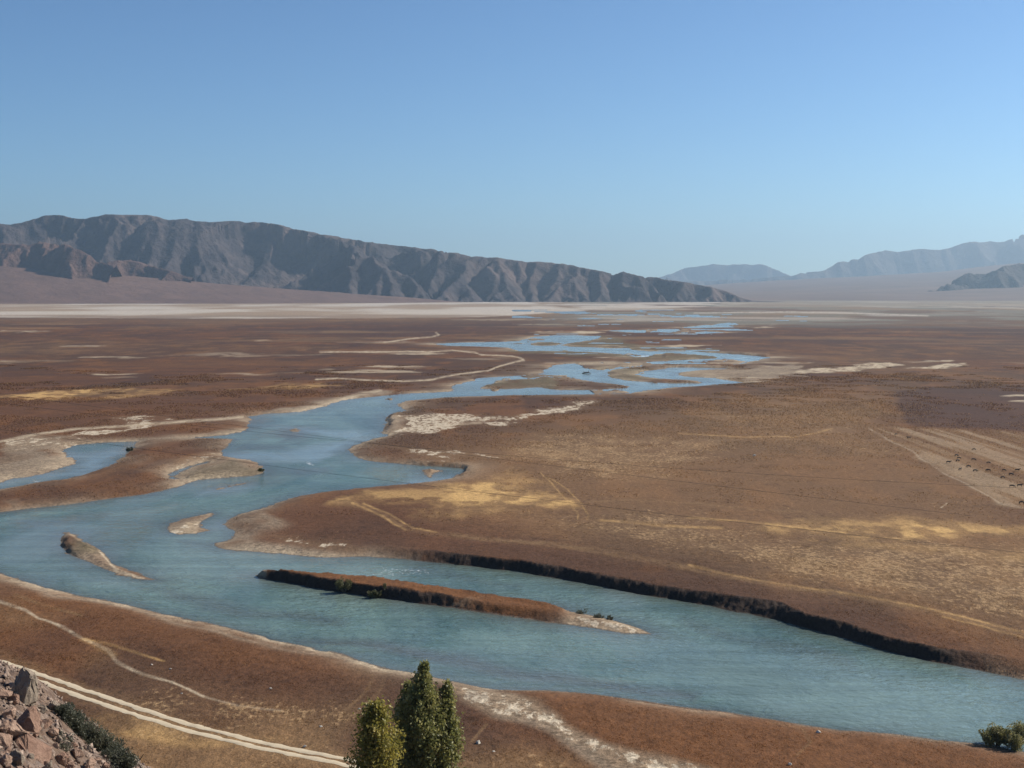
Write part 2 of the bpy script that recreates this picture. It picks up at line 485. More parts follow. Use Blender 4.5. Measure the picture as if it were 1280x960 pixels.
# rusty growth on the long island and the near right bank
put(patch([(330,700),(700,730),(720,765),(560,770),(330,735)], 3), RUST, 0.85)
put(patch([(660,850),(800,862),(1000,890),(1280,935),(1280,1010),(900,1000),(760,930),(680,890)], 8), RUST, 0.7)
put(patch([(0,715),(160,755),(330,795),(440,830),(430,850),(300,830),(150,790),(0,740)], 8), RUST, 0.5)
det_tan -= 0.10 * patch([(660,850),(800,862),(1000,890),(1280,935),(1280,1010),(900,1000),(760,930),(680,890)], 8)

# ploughed dark field, striped pale field
put(patch([(1118,486),(1170,482),(1280,479),(1480,477),(1480,548),(1280,537),(1150,532),(1130,527),(1122,505)], 1.5, 0.4), DARK, 0.62)
stp = patch([(1085,533),(1140,533),(1280,540),(1480,548),(1480,650),(1280,633),(1250,628),(1225,612),(1180,590),(1140,562),(1105,545)], 1.5, 0.4)
sa, sb = gp(1090, 535, 1.3), gp(1290, 612, 1.3)
sdx, sdy = sb[0] - sa[0], sb[1] - sa[1]
sl_ = math.hypot(sdx, sdy); nx_, ny_ = -sdy / sl_, sdx / sl_
across = (GX - sa[0]) * nx_ + (GY - sa[1]) * ny_
along = (GX - sa[0]) * sdx / sl_ + (GY - sa[1]) * sdy / sl_
stripes = fbm(across / 4.0, along / 160, 4, 60)
put(stp, TAN, 0.55)
put(stp * ss(0.52, 0.66, stripes), SAND, 0.24)
put(stp * ss(0.52, 0.40, stripes), BROWN, 0.5)
put(track([(1086,534),(1105,546),(1140,563),(1180,591),(1225,613),(1250,628),(1280,634),(1400,640)], 1.8), SAND, 0.35)

# straw patches
for pts, a in (
    ([(395,629),(440,616),(500,612),(560,607),(610,601),(640,599),(660,610),(700,613),(738,621),(730,628),(690,631),(620,632),(560,631),(500,627),(450,632)], 0.95),
    ([(600,600),(640,590),(680,596),(700,606),(660,610)], 0.35),
    ([(955,656),(1020,645),(1100,643),(1200,648),(1320,655),(1320,666),(1240,662),(1180,668),(1140,672),(1090,668),(1040,662),(985,660)], 0.85),
    ([(1020,672),(1100,674),(1220,684),(1320,690),(1320,696),(1200,690),(1080,680)], 0.45),
    ([(0,491),(40,488.5),(120,488),(220,487),(215,488.6),(130,492),(60,496.5),(35,495)], 0.75),
    ([(285,483),(350,480),(400,478.5),(432,479),(425,480.6),(350,482.6)], 0.7),
    ([(560,640),(620,638),(660,640),(620,646),(570,646)], 0.35),
    ([(500,636),(530,634),(570,638),(540,645),(515,644)], 0.35),
    ([(90,905),(160,895),(260,905),(340,925),(250,930),(150,920)], 0.35),
    ):
    m = patch(pts, 2.6, 1.1)
    put(m * (0.35 + 0.75 * ss(0.36, 0.6, n4)) * (0.6 + 0.5 * ss(.35, .6, n2)), STRAW, a)

# thin pale strips far off
for x0, x1, y, th, a in ((108,182,465.6,1.5,.8),(262,345,466.2,2.2,.8),(340,392,465,1.5,.5),(-80,110,450,3,.45),(95,195,445.4,2,.6),(195,420,443,1.6,.3),(75,130,431,1.5,.5),
    (-80,75,413.4,1.5,.6),(405,450,438.6,1.2,.7),(430,562,439.6,3.4,.7),(395,420,460,2.2,.7),(410,534,463.5,4.5,.6),(450,540,457.4,2,.7),(318,345,424.6,1.5,.7),(420,530,427.4,3,.35),
    (940,1005,457.5,2.2,.6),(950,1022,452,1.6,.5),(905,962,474.6,2.8,.7),(925,978,471.5,2,.7),(935,990,467,2,.7),(1172,1192,449,4,.7),(1120,1182,450.6,2,.5),(1253,1340,493,3.4,.8),(1260,1340,501,3.4,.95),
    (1240,1340,452,1.6,.4),(660,760,415,2.4,.8),(660,752,441.5,1.6,.3),(690,900,431,2.2,.75),(745,810,446.5,2,.7),(840,905,435,2.6,.8),(905,1000,404.6,1.6,.5),(935,970,408.6,1.4,.8),(960,970,406,1.4,.8),
    (700,790,402,1.8,.5),(640,740,405,1.6,.4),(560,720,399,2,.4),(1000,1220,402,1.6,.35),(1150,1220,401,1.6,.6),(560,660,447,2.2,.25),(120,170,471,1.4,.3),(240,330,441,1.4,.3),(890,940,463.5,1.6,.6),
    (680,700,453,1.5,.5),(880,900,467.4,2,.7)):
    xm = (x0 + x1) / 2; xw = (x1 - x0) / 2
    m = patch([(x0, y), (xm - xw * .5, y - th * .45), (xm + xw * .3, y - th * .5), (x1, y - .2), (xm + xw * .5, y + th * .45), (xm - xw * .4, y + th * .5)], 0.7, 0.5)
    put(m * (0.35 + 0.8 * ss(.38, .58, n5)), SAND, a)
for pts, a in (
    ([(985,463),(1050,457),(1085,452),(1110,452),(1127,455),(1100,458),(1050,463),(1000,466),(945,467.5),(950,464)], .9),
    ([(1128,459.4),(1180,454),(1205,452.6),(1209,456),(1170,459),(1140,460.4)], .9),
    ([(850,466),(880,463.4),(912,463),(960,458),(1010,455),(1000,460),(950,466),(912,471),(870,470)], .4)):
    put(patch(pts, 0.8, 0.5) * (0.5 + 0.7 * ss(.4, .55, n4)), SAND, a)

# river margins
shore = np.exp(-np.clip(SD, 0, 400) / (np.clip(GY / 110, 2.5, 14) * (0.4 + 1.3 * fbm(GX / 60, GY / 60, 3, 71)))) * (SD > 0)
lowbank = (hb < 1.6)
put(shore * lowbank * ss(0.30, 0.55, fbm(GX / 40, GY / 40, 3, 70)), GRAVEL, 0.9)
gravel_p = [
    [(-60,560),(25,548),(70,545),(110,543),(160,546),(240,541),(308,538),(240,551),(165,552.5),(100,557),(80,563),(98,580),(70,589),(40,598),(0,604),(-60,612)],
    [(310,522),(340,511),(374,508),(405,502),(430,495),(470,487),(482,490),(450,497),(420,504),(400,509),(370,516),(330,519)],
    [(215,590),(260,577),(290,571),(325,578),(332,590),(300,597),(250,600),(220,608)],
    [(285,650),(318,640),(350,648),(335,655),(300,660),(306,668),(340,672),(400,683),(440,693),(475,697),(400,698),(340,693),(290,689),(278,684),(292,672)],
    [(75,665),(130,685),(140,704),(200,724),(200,728),(144,720),(86,694)],
    [(712,760),(770,772),(820,793),(780,794),(700,783)],
    [(205,640),(270,638),(265,665),(215,670),(203,662)],
    [(482,505),(500,500),(500,540),(475,545)],
    [(524,584),(552,584),(546,598),(528,597)],
    [(598,476),(650,472),(690,470),(700,487),(600,487)],
    [(755,458),(800,458),(840,474),(780,477),(756,468)],
    [(848,462),(930,460),(1000,452),(1000,470),(905,474),(850,470)],
    [(640,425),(760,418),(800,430),(900,434),(905,448),(800,448),(640,440)],
    [(0,628),(50,626),(110,620),(160,613),(205,611),(200,618),(110,630),(50,636),(0,642)],
    [(0,717),(160,755),(330,793),(440,820),(560,850),(560,857),(430,822),(300,790),(160,760),(0,721)],
    [(575,850),(650,862),(668,880),(700,905),(760,925),(840,947),(900,968),(760,968),(690,925),(600,897),(570,870)]]
for i, pts in enumerate(gravel_p):
    m = patch(pts, 2.4, 1.2)
    put(m * (0.5 + 0.6 * ss(0.3, 0.6, n2)), GRAVEL if i not in (9, 10, 12) else SCRUB, 0.85)
    det_gravel = np.maximum(det_gravel, m * 0.8)
put(patch([(-40,554),(15,553),(27,561),(22,568),(0,572),(-40,578)], 1.5), BROWN, 0.9)
put(patch([(225,588),(260,580),(290,574),(322,580),(326,590),(300,594),(260,596),(232,600)], 2), SCRUB, 0.6)
put(patch([(85,668),(120,684),(122,692),(95,690),(78,680)], 2), SCRUB, 0.9)
put(patch([(312,667),(345,664),(375,672),(420,684),(440,690),(380,680),(330,673)], 2), BROWN, 0.8)
put(shore * lowbank * ss(0.42, 0.62, fbm(GX / 22, GY / 30, 3, 72)) * (SD > 0.6), SAND, 0.6)
put(patch([(206,659),(225,651),(262,641),(258,648),(246,657),(258,662),(240,666),(216,665)], 1.5, 0.3), SAND, 0.6)
put(patch([(300,690),(290,684),(310,680),(360,682),(420,690),(475,696),(440,698),(370,696)], 3, 0.6), SAND, 0.45)
# pale shore lines and salt crusts
for pts, w, a in (
    ([(305,519),(260,524),(200,527.5),(150,531),(90,535.5),(40,543),(0,551),(-60,560)], 2.6, .75),
    ([(0,638),(47,633),(109,626),(156,619)], 4.0, .85),
    ([(330,519),(374,512),(405,505),(430,497),(450,491),(475,487)], 4.0, .6),
    ([(483,542),(500,537),(530,533),(560,530),(600,528)], 2.4, .6),
    ([(247,599),(289,595),(320,592)], 2.2, .7), ([(180,618),(230,610),(271,612)], 1.6, .6),
    ([(125,684),(133,694),(142,704)], 2.2, .9), ([(144,707),(170,715),(197,724)], 3.5, .7)):
    put(track(pts, w, 1.2, 0.7), SAND, a)
nsh = patch([(-200,670),(0,703),(200,753),(430,803),(620,850),(640,868),(600,878),(430,840),(200,792),(0,740),(-200,705)], 4, 0.3)
put(nsh * np.exp(-np.clip(SD, 0, 60) / 2.2) * (SD > 0) * (0.5 + 0.8 * ss(.35, .6, n4)), SAND, 0.75)
for pts, a in (
    ([(112,545),(122,534),(160,527),(190,523),(222,523),(195,528),(165,533),(140,541)], 0.9),
    ([(5,556),(30,547),(80,546),(120,545),(80,554),(60,560),(20,562)], 0.75),
    ([(20,570),(50,566),(60,580),(30,592),(0,596),(0,580)], 0.35),
    ([(203,586),(225,577),(255,570),(276,565),(288,569),(260,575),(230,584),(215,591)], 0.65),
    ([(492,530),(512,519),(545,516),(560,513),(600,519),(640,516),(680,508),(720,505),(745,507),(700,515),(650,524),(600,528),(565,533),(548,535),(520,534),(498,539)], 0.85),
    ([(510,502),(530,500),(560,503),(590,503),(560,507),(520,507)], 0.45),
    ([(484,559),(510,557),(560,561),(650,562),(650,566),(590,567),(540,571),(510,568)], 0.8),
    ([(342,660),(370,662),(392,668),(412,676),(424,684),(395,679),(360,669)], 0.8),
    ([(290,684),(340,682),(420,690),(470,696),(400,698),(340,693)], 0.35),
    ([(228,650),(250,648),(246,657),(256,662),(240,665),(218,663)], 0.95),
    ([(530,590),(545,590),(540,597),(533,596)], 0.9),
    ([(720,764),(770,776),(812,792),(770,790),(720,780)], 0.75),
    ([(562,850),(600,857),(645,863),(668,872),(672,888),(705,905),(760,925),(830,943),(900,965),(800,966),(745,943),(690,920),(640,903),(600,893),(578,880)], 0.70),
    ([(440,830),(500,838),(470,850),(440,845)], 0.3),
    ([(640,563),(700,560),(740,566),(680,569)], 0.3),
    ([(150,566),(176,568),(170,572),(155,571)], 0.6),([(125,586),(140,582),(140,586)], 0.7)):
    m = patch(pts, 2.6, 1.3)
    put(m, TAN, a * 0.35)
    det_salt = np.maximum(det_salt, m * a)

# paths and ruts
for pts, w, a, c in (
    ([(395,473),(420,472),(450,474),(500,475),(540,473),(559,469),(577,465.6),(609,462),(627,455.6),(644,451),(655,449),(649,446),(640,444),(602,442.6),(594,439.6),(566,437),(540,438.6),(400,439)], 1.5, .8, SAND),
    ([(545,415),(549,418),(540,420.4),(515,422.4),(480,427)], 1.3, .8, SAND),
    ([(425,626),(455,634),(476,642),(490,650),(506,660),(540,667),(600,674),(680,682),(760,693),(840,710),(900,722),(960,733),(1040,744),(1100,755),(1170,770),(1230,782),(1280,793),(1450,830)], 5.0, .50, TAN),
    ([(455,630),(480,640),(500,650),(515,660),(545,666)], 1.4, .6, STRAW),
    ([(440,629),(462,637),(486,650),(505,662)], 1.6, .6, STRAW),
    ([(860,711),(900,720),(960,731),(1040,742),(1100,753),(1170,768),(1230,780),(1280,791),(1400,815)], 1.8, .45, STRAW),
    ([(1180,776),(1230,785),(1280,797),(1400,823)], 1.5, .4, STRAW),
    ([(677,590),(690,605),(705,622),(722,640),(724,652)], 1.2, .42, STRAW),
    ([(686,596),(710,612),(728,630),(735,645),(735,652)], 1.2, .42, STRAW),
    ([(735,628),(800,625),(870,629),(940,637),(1010,640)], 2.0, .40, TAN),
    ([(860,648),(920,652),(980,660),(1060,668)], 2.0, .5, STRAW),
    ([(750,653),(780,655),(830,660),(900,662)], 3.0, .4, STRAW),
    ([(850,541),(930,545),(990,544)], 1.6, .4, STRAW),
    ([(990,546),(1010,541),(1040,534)], 1.4, .4, STRAW),
    ([(1176,634),(1183,629)], 1.2, .6, SAND),
    ([(0,750),(33,760),(50,771),(80,783),(104,798),(135,812),(148,826),(180,840),(220,852),(255,868)], 2.6, .72, SAND),
    ([(255,868),(300,880),(350,886)], 2.4, .35, SAND),
    ([(104,798),(130,803),(155,810),(205,824)], 2.0, .5, STRAW),
    ([(104,799),(125,809),(142,817)], 4.5, .35, STRAW),
    ([(20,742),(60,755),(100,768)], 3.0, .45, TAN),
    ([(463,842),(460,856),(445,872),(428,886)], 2.6, .45, TAN), ([(478,848),(474,862),(458,878)], 2.2, .4, TAN),
    ([(606,903),(596,915),(588,925)], 2.4, .45, TAN),
    ([(995,940),(1010,925),(1000,905),(960,893)], 3.0, .3, TAN),
    ([(-80,798),(0,825),(60,847),(156,879),(200,897),(269,917),(336,932),(430,951),(560,975)], 16, .5, TAN),
    ):
    put(track(pts, w, w * 0.5, 0.6), c, a)

# far edge of the plain: pale old shore, grey wet flats
streak = fbm(GX / 900, GY / 220, 4, 80)
put(ss(397, 391, PY) * 0.9 + ss(408, 398, PY) * 0.35, TAN * 0.95, 0.8)
wetm = ss(640, 760, PX) * ss(412, 402, PY)
put(wetm * (0.4 + 0.7 * ss(.35, .6, n6)), WET, 0.8)
put(ss(620, 760, PX) * ss(410, 400, PY) * ss(.54, .66, fbm(GX / 350, 4.0e4 / GY, 4, 49)), SALT, 0.45)
put(ss(640, 760, PX) * ss(425, 400, PY) * ss(.56, .64, fbm(GX / 260, 5.0e4 / GY, 3, 50)), BROWN, 0.6)
band = patch([(-400,377.6),(300,378),(500,376),(640,374),(668,379),(705,384),(735,388),(660,392.5),(600,396),(500,397),(300,398),(0,396.5),(-400,397.5)], 1.3, 0.3)
streak = fbm(GX / 400, 3.6e4 / GY, 4, 80)
put(band * (0.30 + 0.70 * ss(0.34, 0.60, streak)), SALT, 1.0)
put(patch([(640,376),(760,379),(900,376),(960,377),(900,382.5),(760,386),(680,387)], 1.0, 0.4) * ss(.30, .5, fbm(GX / 200, GY / 600, 3, 81)), SALT, 0.9)
put(patch([(900,376),(1500,374),(1500,381),(1100,383),(900,384)], 1.0, 0.3), SAND * 0.6, 0.6)
put(track([(868,391),(985,389.4),(1060,391),(1160,394.4)], 1.2, .5, .2), SALT, .8)
# cut banks: bare soil, its colour darkened to deepen the shade on the faces
put(bankface * ss(bw + 0.4, bw - 0.6, SD), SHADED_SOIL, 1.0)
put((SD < 0.3).astype(np.float32), MUD, 1.0)
put((SD < 0.6) * ss(1.3, 1.9, hb), SHADED_SOIL, 1.0)
lumin = (0.93 + 0.14 * n4)[..., None]
colr *= lumin

# ------------------------------------------------------------------ ground object
def ground_material():
    m, nt, b = new_mat('plain_ground')
    p = geo_pos(nt)
    base = attr(nt, 'base'); det = attr(nt, 'det')
    sep = N(nt, 'ShaderNodeSeparateColor'); nt.links.new(det, sep.inputs[0])
    # pale stalks: fine speckle
    f1 = noise(nt, scaled(nt, p, 1.0, 0.55, 1.0), 0.9, 5, 0.72)
    f2 = noise(nt, scaled(nt, p, 1.0, 0.5, 1.0), 0.16, 4, 0.6)
    f3 = noise(nt, p, 2.6, 3, 0.7)
    thr = math_n(nt, 'SUBTRACT', 0.76, math_n(nt, 'MULTIPLY', sep.outputs[0], 0.42))
    v = math_n(nt, 'ADD', math_n(nt, 'MULTIPLY', f1, 0.65), math_n(nt, 'MULTIPLY', f2, 0.35))
    k = math_n(nt, 'MULTIPLY', math_n(nt, 'SUBTRACT', v, thr), 13.0, clamp=True)
    c1 = mixc(nt, math_n(nt, 'MULTIPLY', k, 0.62), base, (0.36, 0.24, 0.125))
    # pale crust with ragged islands of growth
    s1 = noise(nt, scaled(nt, p, 1.0, 0.42, 1.0), 0.42, 6, 0.72, 0.3)
    st = math_n(nt, 'SUBTRACT', 0.75, math_n(nt, 'MULTIPLY', sep.outputs[1], 0.37))
    sk = math_n(nt, 'MULTIPLY', math_n(nt, 'SUBTRACT', s1, st), 14.0, clamp=True)
    c2 = mixc(nt, math_n(nt, 'MULTIPLY', sk, math_n(nt, 'MULTIPLY', sep.outputs[1], 1.6, clamp=True)), c1, (0.50, 0.42, 0.31))
    # darker tussocks and bare spots
    t1 = noise(nt, scaled(nt, p, 1.0, 0.7, 1.0), 0.33, 5, 0.75)
    t2 = noise(nt, p, 0.035, 3, 0.6)
    tk = math_n(nt, 'MULTIPLY', math_n(nt, 'SUBTRACT', math_n(nt, 'ADD', math_n(nt, 'MULTIPLY', t1, 0.75), math_n(nt, 'MULTIPLY', t2, 0.25)), 0.535), 10.0, clamp=True)
    c2 = mixc(nt, math_n(nt, 'MULTIPLY', tk, 0.5), c2, mixc(nt, 1.0, c2, (0.42, 0.40, 0.42), 'MULTIPLY'))
    # gravel: stones light and dark
    vo = N(nt, 'ShaderNodeTexVoronoi'); vo.inputs['Scale'].default_value = 1.3; nt.links.new(p, vo.inputs['Vector'])
    gs = N(nt, 'ShaderNodeSeparateColor'); nt.links.new(vo.outputs['Color'], gs.inputs[0])
    gk = mapr(nt, gs.outputs[0], 0, 1, 0.55, 1.5)
    gcol = mixc(nt, 1.0, c2, (1, 1, 1), 'MULTIPLY')
    gm = N(nt, 'ShaderNodeVectorMath', operation='SCALE'); nt.links.new(gcol, gm.inputs[0]); nt.links.new(gk, gm.inputs['Scale'])
    c3 = mixc(nt, math_n(nt, 'MULTIPLY', sep.outputs[2], 0.8), c2, gm.outputs[0])
    # grain everywhere
    g = math_n(nt, 'ADD', math_n(nt, 'MULTIPLY', f1, 0.9), math_n(nt, 'MULTIPLY', f3, 0.9))
    gg = mapr(nt, g, 0.58, 1.22, 0.50, 1.55)
    gm2 = N(nt, 'ShaderNodeVectorMath', operation='SCALE'); nt.links.new(c3, gm2.inputs[0]); nt.links.new(gg, gm2.inputs['Scale'])
    nt.links.new(gm2.outputs[0], b.inputs['Base Color'])
    b.inputs['Roughness'].default_value = 0.95
    b.inputs['Specular IOR Level'].default_value = 0.15
    h = math_n(nt, 'ADD', f1, math_n(nt, 'MULTIPLY', f3, 0.5))
    bump(nt, b, h, 0.8, 0.32)
    return m

V = np.stack([GX, GY, GZ], -1).reshape(-1, 3)
ground = mesh_obj('ground', V, grid_faces(NR, NC)[:, ::-1] if False else grid_faces(NR, NC), ground_material(), smooth=True)
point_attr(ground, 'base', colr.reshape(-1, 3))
point_attr(ground, 'det', np.stack([np.clip(det_tan, 0, 1), det_salt, det_gravel], -1).reshape(-1, 3))
tag(ground, 'wide flat valley floor of rusty brown dry grass with pale sandy patches', 'plain', kind='structure')

# ------------------------------------------------------------------ water
def water_material():
    m, nt, b = new_mat('river_water')
    p = geo_pos(nt)
    w = attr(nt, 'wat')
    sep = N(nt, 'ShaderNodeSeparateColor'); nt.links.new(w, sep.inputs[0])
    mot = noise(nt, scaled(nt, p, 1, 0.45, 1), 0.022, 6, 0.62, 0.8)
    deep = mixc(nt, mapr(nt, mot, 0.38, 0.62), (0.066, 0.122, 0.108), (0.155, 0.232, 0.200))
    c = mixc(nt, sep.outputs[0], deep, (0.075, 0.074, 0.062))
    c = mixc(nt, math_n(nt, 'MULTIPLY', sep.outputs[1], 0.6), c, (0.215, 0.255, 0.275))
    fo = noise(nt, p, 0.9, 4, 0.7)
    fk = math_n(nt, 'MULTIPLY', math_n(nt, 'SUBTRACT', math_n(nt, 'ADD', fo, math_n(nt, 'MULTIPLY', sep.outputs[2], 0.32)), 0.74), 8.0, clamp=True)
    c = mixc(nt, fk, c, (0.75, 0.78, 0.78))
    mpn = N(nt, 'ShaderNodeMapping'); mpn.inputs['Rotation'].default_value = (0, 0, math.radians(47)); mpn.inputs['Scale'].default_value = (0.012, 0.16, 0.1)
    nt.links.new(p, mpn.inputs['Vector'])
    ln = noise(nt, mpn.outputs[0], 1.0, 5, 0.65, 0.6)
    vs_ = N(nt, 'ShaderNodeVectorMath', operation='SCALE'); nt.links.new(c, vs_.inputs[0]); nt.links.new(mapr(nt, ln, 0.32, 0.68, 0.84, 1.2), vs_.inputs['Scale'])
    c = vs_.outputs[0]
    nt.links.new(c, b.inputs['Base Color'])
    b.inputs['IOR'].default_value = 1.33
    nt.links.new(math_n(nt, 'MULTIPLY', math_n(nt, 'SUBTRACT', 1.12, math_n(nt, 'MULTIPLY', sep.outputs[1], 0.65)), 0.32), b.inputs['Specular IOR Level'])
    rr = mapr(nt, noise(nt, scaled(nt, p, 1, 0.4, 1), 0.035, 4, 0.6, 0.5), 0.35, 0.65, 0.04, 0.30)
    nt.links.new(rr, b.inputs['Roughness'])
    w1 = noise(nt, scaled(nt, p, 0.8, 1.3, 1), 0.55, 3, 0.6, 0.4)
    w2 = noise(nt, scaled(nt, p, 1, 1.5, 1), 0.14, 3, 0.6, 0.8)
    hh = math_n(nt, 'ADD', w1, math_n(nt, 'MULTIPLY', w2, 1.4))
    bn = bump(nt, b, hh, 0.7, 0.5)
    nt.links.new(math_n(nt, 'MULTIPLY', math_n(nt, 'SUBTRACT', 1.15, sep.outputs[1]), 0.7), bn.inputs['Strength'])
    return m

fq = grid_faces(NR, NC)
vm = (SD < np.clip(GY / 300, 1.5, 8)).ravel()
keep = vm[fq].any(1)
fq = fq[keep]
used = np.unique(fq)
remap = np.full(NR * NC, -1, np.int32); remap[used] = np.arange(len(used))
WV = V[used].copy(); WV[:, 2] = 0.0
water = mesh_obj('river_water', WV, remap[fq], water_material(), smooth=True)
shal = np.exp(-np.clip(-SD, 0, 400) / np.clip(GY / 70, 2, 9)) * 0.75
def wpatch(pts, f=2.0): return patch([(x, y + 2) for x, y in pts], f, 1.0)
for pts, a in (([(190,725),(230,732),(320,745),(420,760),(420,768),(310,760),(220,745)], .55), ([(385,783),(480,793),(600,815),(720,838),(860,855),(860,868),(720,852),(600,832),(480,808),(385,793)], .75),
    ([(255,640),(300,630),(345,622),(345,628),(300,637),(262,643)], .8), ([(210,664),(260,668),(290,676),(285,684),(230,674)], .6), ([(290,550),(340,545),(390,545),(360,556),(300,560)], .7),
    ([(335,577),(380,580),(400,590),(350,590)], .6), ([(220,712),(320,716),(320,722),(240,718)], .4), ([(480,700),(640,716),(640,722),(480,710)], .4),
    ([(0,640),(120,632),(120,640),(0,655)], .5), ([(840,755),(1060,812),(1060,826),(900,785),(840,768)], .4), ([(80,560),(165,553),(160,562),(95,570)], .5), ([(335,535),(378,533),(390,541),(350,543)], .8)):
    shal = np.maximum(shal, wpatch(pts, 3) * a)
blue = 0.35 * ss(0.45, 0.7, fbm(GX / 22, GY / 70, 4, 91))
for pts, a in (([(310,525),(400,530),(480,535),(470,548),(430,560),(420,572),(300,572),(285,565),(360,556),(440,548)], .95), ([(0,640),(120,650),(60,700),(0,700)], .6), ([(60,700),(140,715),(180,730),(120,720)], .6),
    ([(90,560),(165,555),(150,572),(100,592),(0,606),(0,600),(90,580)], .9), ([(520,585),(580,588),(565,597),(500,605),(480,600)], .8), ([(260,645),(300,642),(290,655),(255,660)], .8), ([(230,605),(260,598),(300,597),(280,606),(230,612)], .9),
    ([(450,500),(560,492),(560,496),(480,503)], .7), ([(680,770),(900,790),(1280,860),(1280,915),(1000,890),(800,840)], .35), ([(685,460),(800,455),(800,470),(700,470)], .5)):
    blue = np.maximum(blue, wpatch(pts, 4) * a)
blue = np.maximum(blue, 0.95 * ss(450, 1100, GY))  # far water: reflection of the pale horizon sky painted into the base colour
foam = np.zeros((NR, NC), np.float32)
for pts, a in (([(373,570),(395,571),(400,577),(380,576)], 1.0), ([(350,568),(420,566),(430,578),(360,580)], .35), ([(450,700),(520,705),(520,716),(450,714)], .62), ([(36,600),(52,599),(50,603),(40,603)], 1.0),
    ([(792,440),(808,440),(812,444),(795,445)], 1.0), ([(690,790),(820,794),(820,800),(700,796)], .35), ([(640,714),(860,752),(860,760),(640,722)], .30), ([(600,835),(700,848),(690,854),(600,842)], .35), ([(190,722),(202,724),(196,728)], .8),
    ([(160,716),(200,726),(150,724)], .5), ([(255,610),(320,600),(320,604),(255,614)], .5)):
    foam = np.maximum(foam, wpatch(pts, 2) * a)
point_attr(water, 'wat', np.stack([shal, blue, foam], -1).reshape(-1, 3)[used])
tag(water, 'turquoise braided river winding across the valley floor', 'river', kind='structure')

# ------------------------------------------------------------------ mountains, hills and fans
def rock_material(name, c_lo, c_hi, scale, warm=None, bmp=0.8):
    m, nt, b = new_mat(name)
    p = geo_pos(nt)
    n_ = noise(nt, p, scale, 6, 0.65)
    c = mixc(nt, mapr(nt, n_, 0.32, 0.68), c_lo, c_hi)
    if warm:
        n2_ = noise(nt, p, scale * 0.25, 4, 0.6)
        c = mixc(nt, mapr(nt, n2_, 0.5, 0.68), c, warm)
    nt.links.new(c, b.inputs['Base Color'])
    b.inputs['Roughness'].default_value = 0.95
    b.inputs['Specular IOR Level'].default_value = 0.1
    bump(nt, b, noise(nt, p, scale * 3, 5, 0.7), bmp, 12.0 * 0.02 / scale)
    return m

def ridged(x, y, oct, seed):
    s = 0; a = 1.0; t = 0
    w = 1.0
    for k in range(oct):
        n = 1 - np.abs(2 * vnoise(x, y, seed + 11 * k) - 1)
        n = n * n
        s = s + a * n * w; t += a
        w = np.clip(n * 1.6, 0.25, 1)
        a *= 0.55; x = x * 2.07 + 3.1; y = y * 2.07 + 9.2
    return s / t

def erode(Z, fixed, dx, iters, Kdt, uplift, smax, hard):
    """stream-power erosion: carves a branching network of gullies into a height grid"""
    ny, nx = Z.shape
    n = ny * nx
    idx = np.arange(n).reshape(ny, nx)
    offs = [(-1,-1),(-1,0),(-1,1),(0,-1),(0,1),(1,-1),(1,0),(1,1)]
    for it in range(iters):
        Z = np.where(fixed, Z, Z + uplift)
        P = np.pad(Z, 1, mode='edge')
        best = np.zeros((ny, nx)); rec = idx.copy(); dist = np.full((ny, nx), dx)
        for dy, dx_ in offs:
            L = dx * math.hypot(dy, dx_)
            s = (Z - P[1 + dy:1 + dy + ny, 1 + dx_:1 + dx_ + nx]) / L
            yy_, xx_ = np.clip(np.arange(ny) + dy, 0, ny - 1), np.clip(np.arange(nx) + dx_, 0, nx - 1)
            m_ = s > best
            best = np.where(m_, s, best)
            rec = np.where(m_, idx[yy_][:, xx_], rec)
            dist = np.where(m_, L, dist)
        rec = np.where(fixed, idx, rec).ravel(); dist = dist.ravel()
        lev = (rec != np.arange(n)).astype(np.int64); ptr = rec.copy()
        for _ in range(14):
            lev = lev + lev[ptr]; ptr = ptr[ptr]
        order = np.argsort(lev, kind='stable')
        cuts = np.searchsorted(lev[order], np.arange(lev.max() + 2))
        A_ = np.full(n, dx * dx)
        for l in range(lev.max(), 0, -1):
            ii = order[cuts[l]:cuts[l + 1]]
            np.add.at(A_, rec[ii], A_[ii])
        z = Z.ravel().copy()
        Fk = Kdt * hard.ravel() * np.sqrt(A_) / dist
        for l in range(1, lev.max() + 1):
            ii = order[cuts[l]:cuts[l + 1]]
            r_ = z[rec[ii]]
            z[ii] = np.minimum((z[ii] + Fk[ii] * r_) / (1 + Fk[ii]), r_ + (smax * (1.25 - 0.35 * np.clip(hard.ravel()[ii], 0, 2))) * dist[ii])
        Z = z.reshape(ny, nx)
    return Z

def boxs(a, w):
    k = np.ones(w) / w
    return np.convolve(np.pad(a, (w, w), mode='edge'), k, 'same')[w:-w]

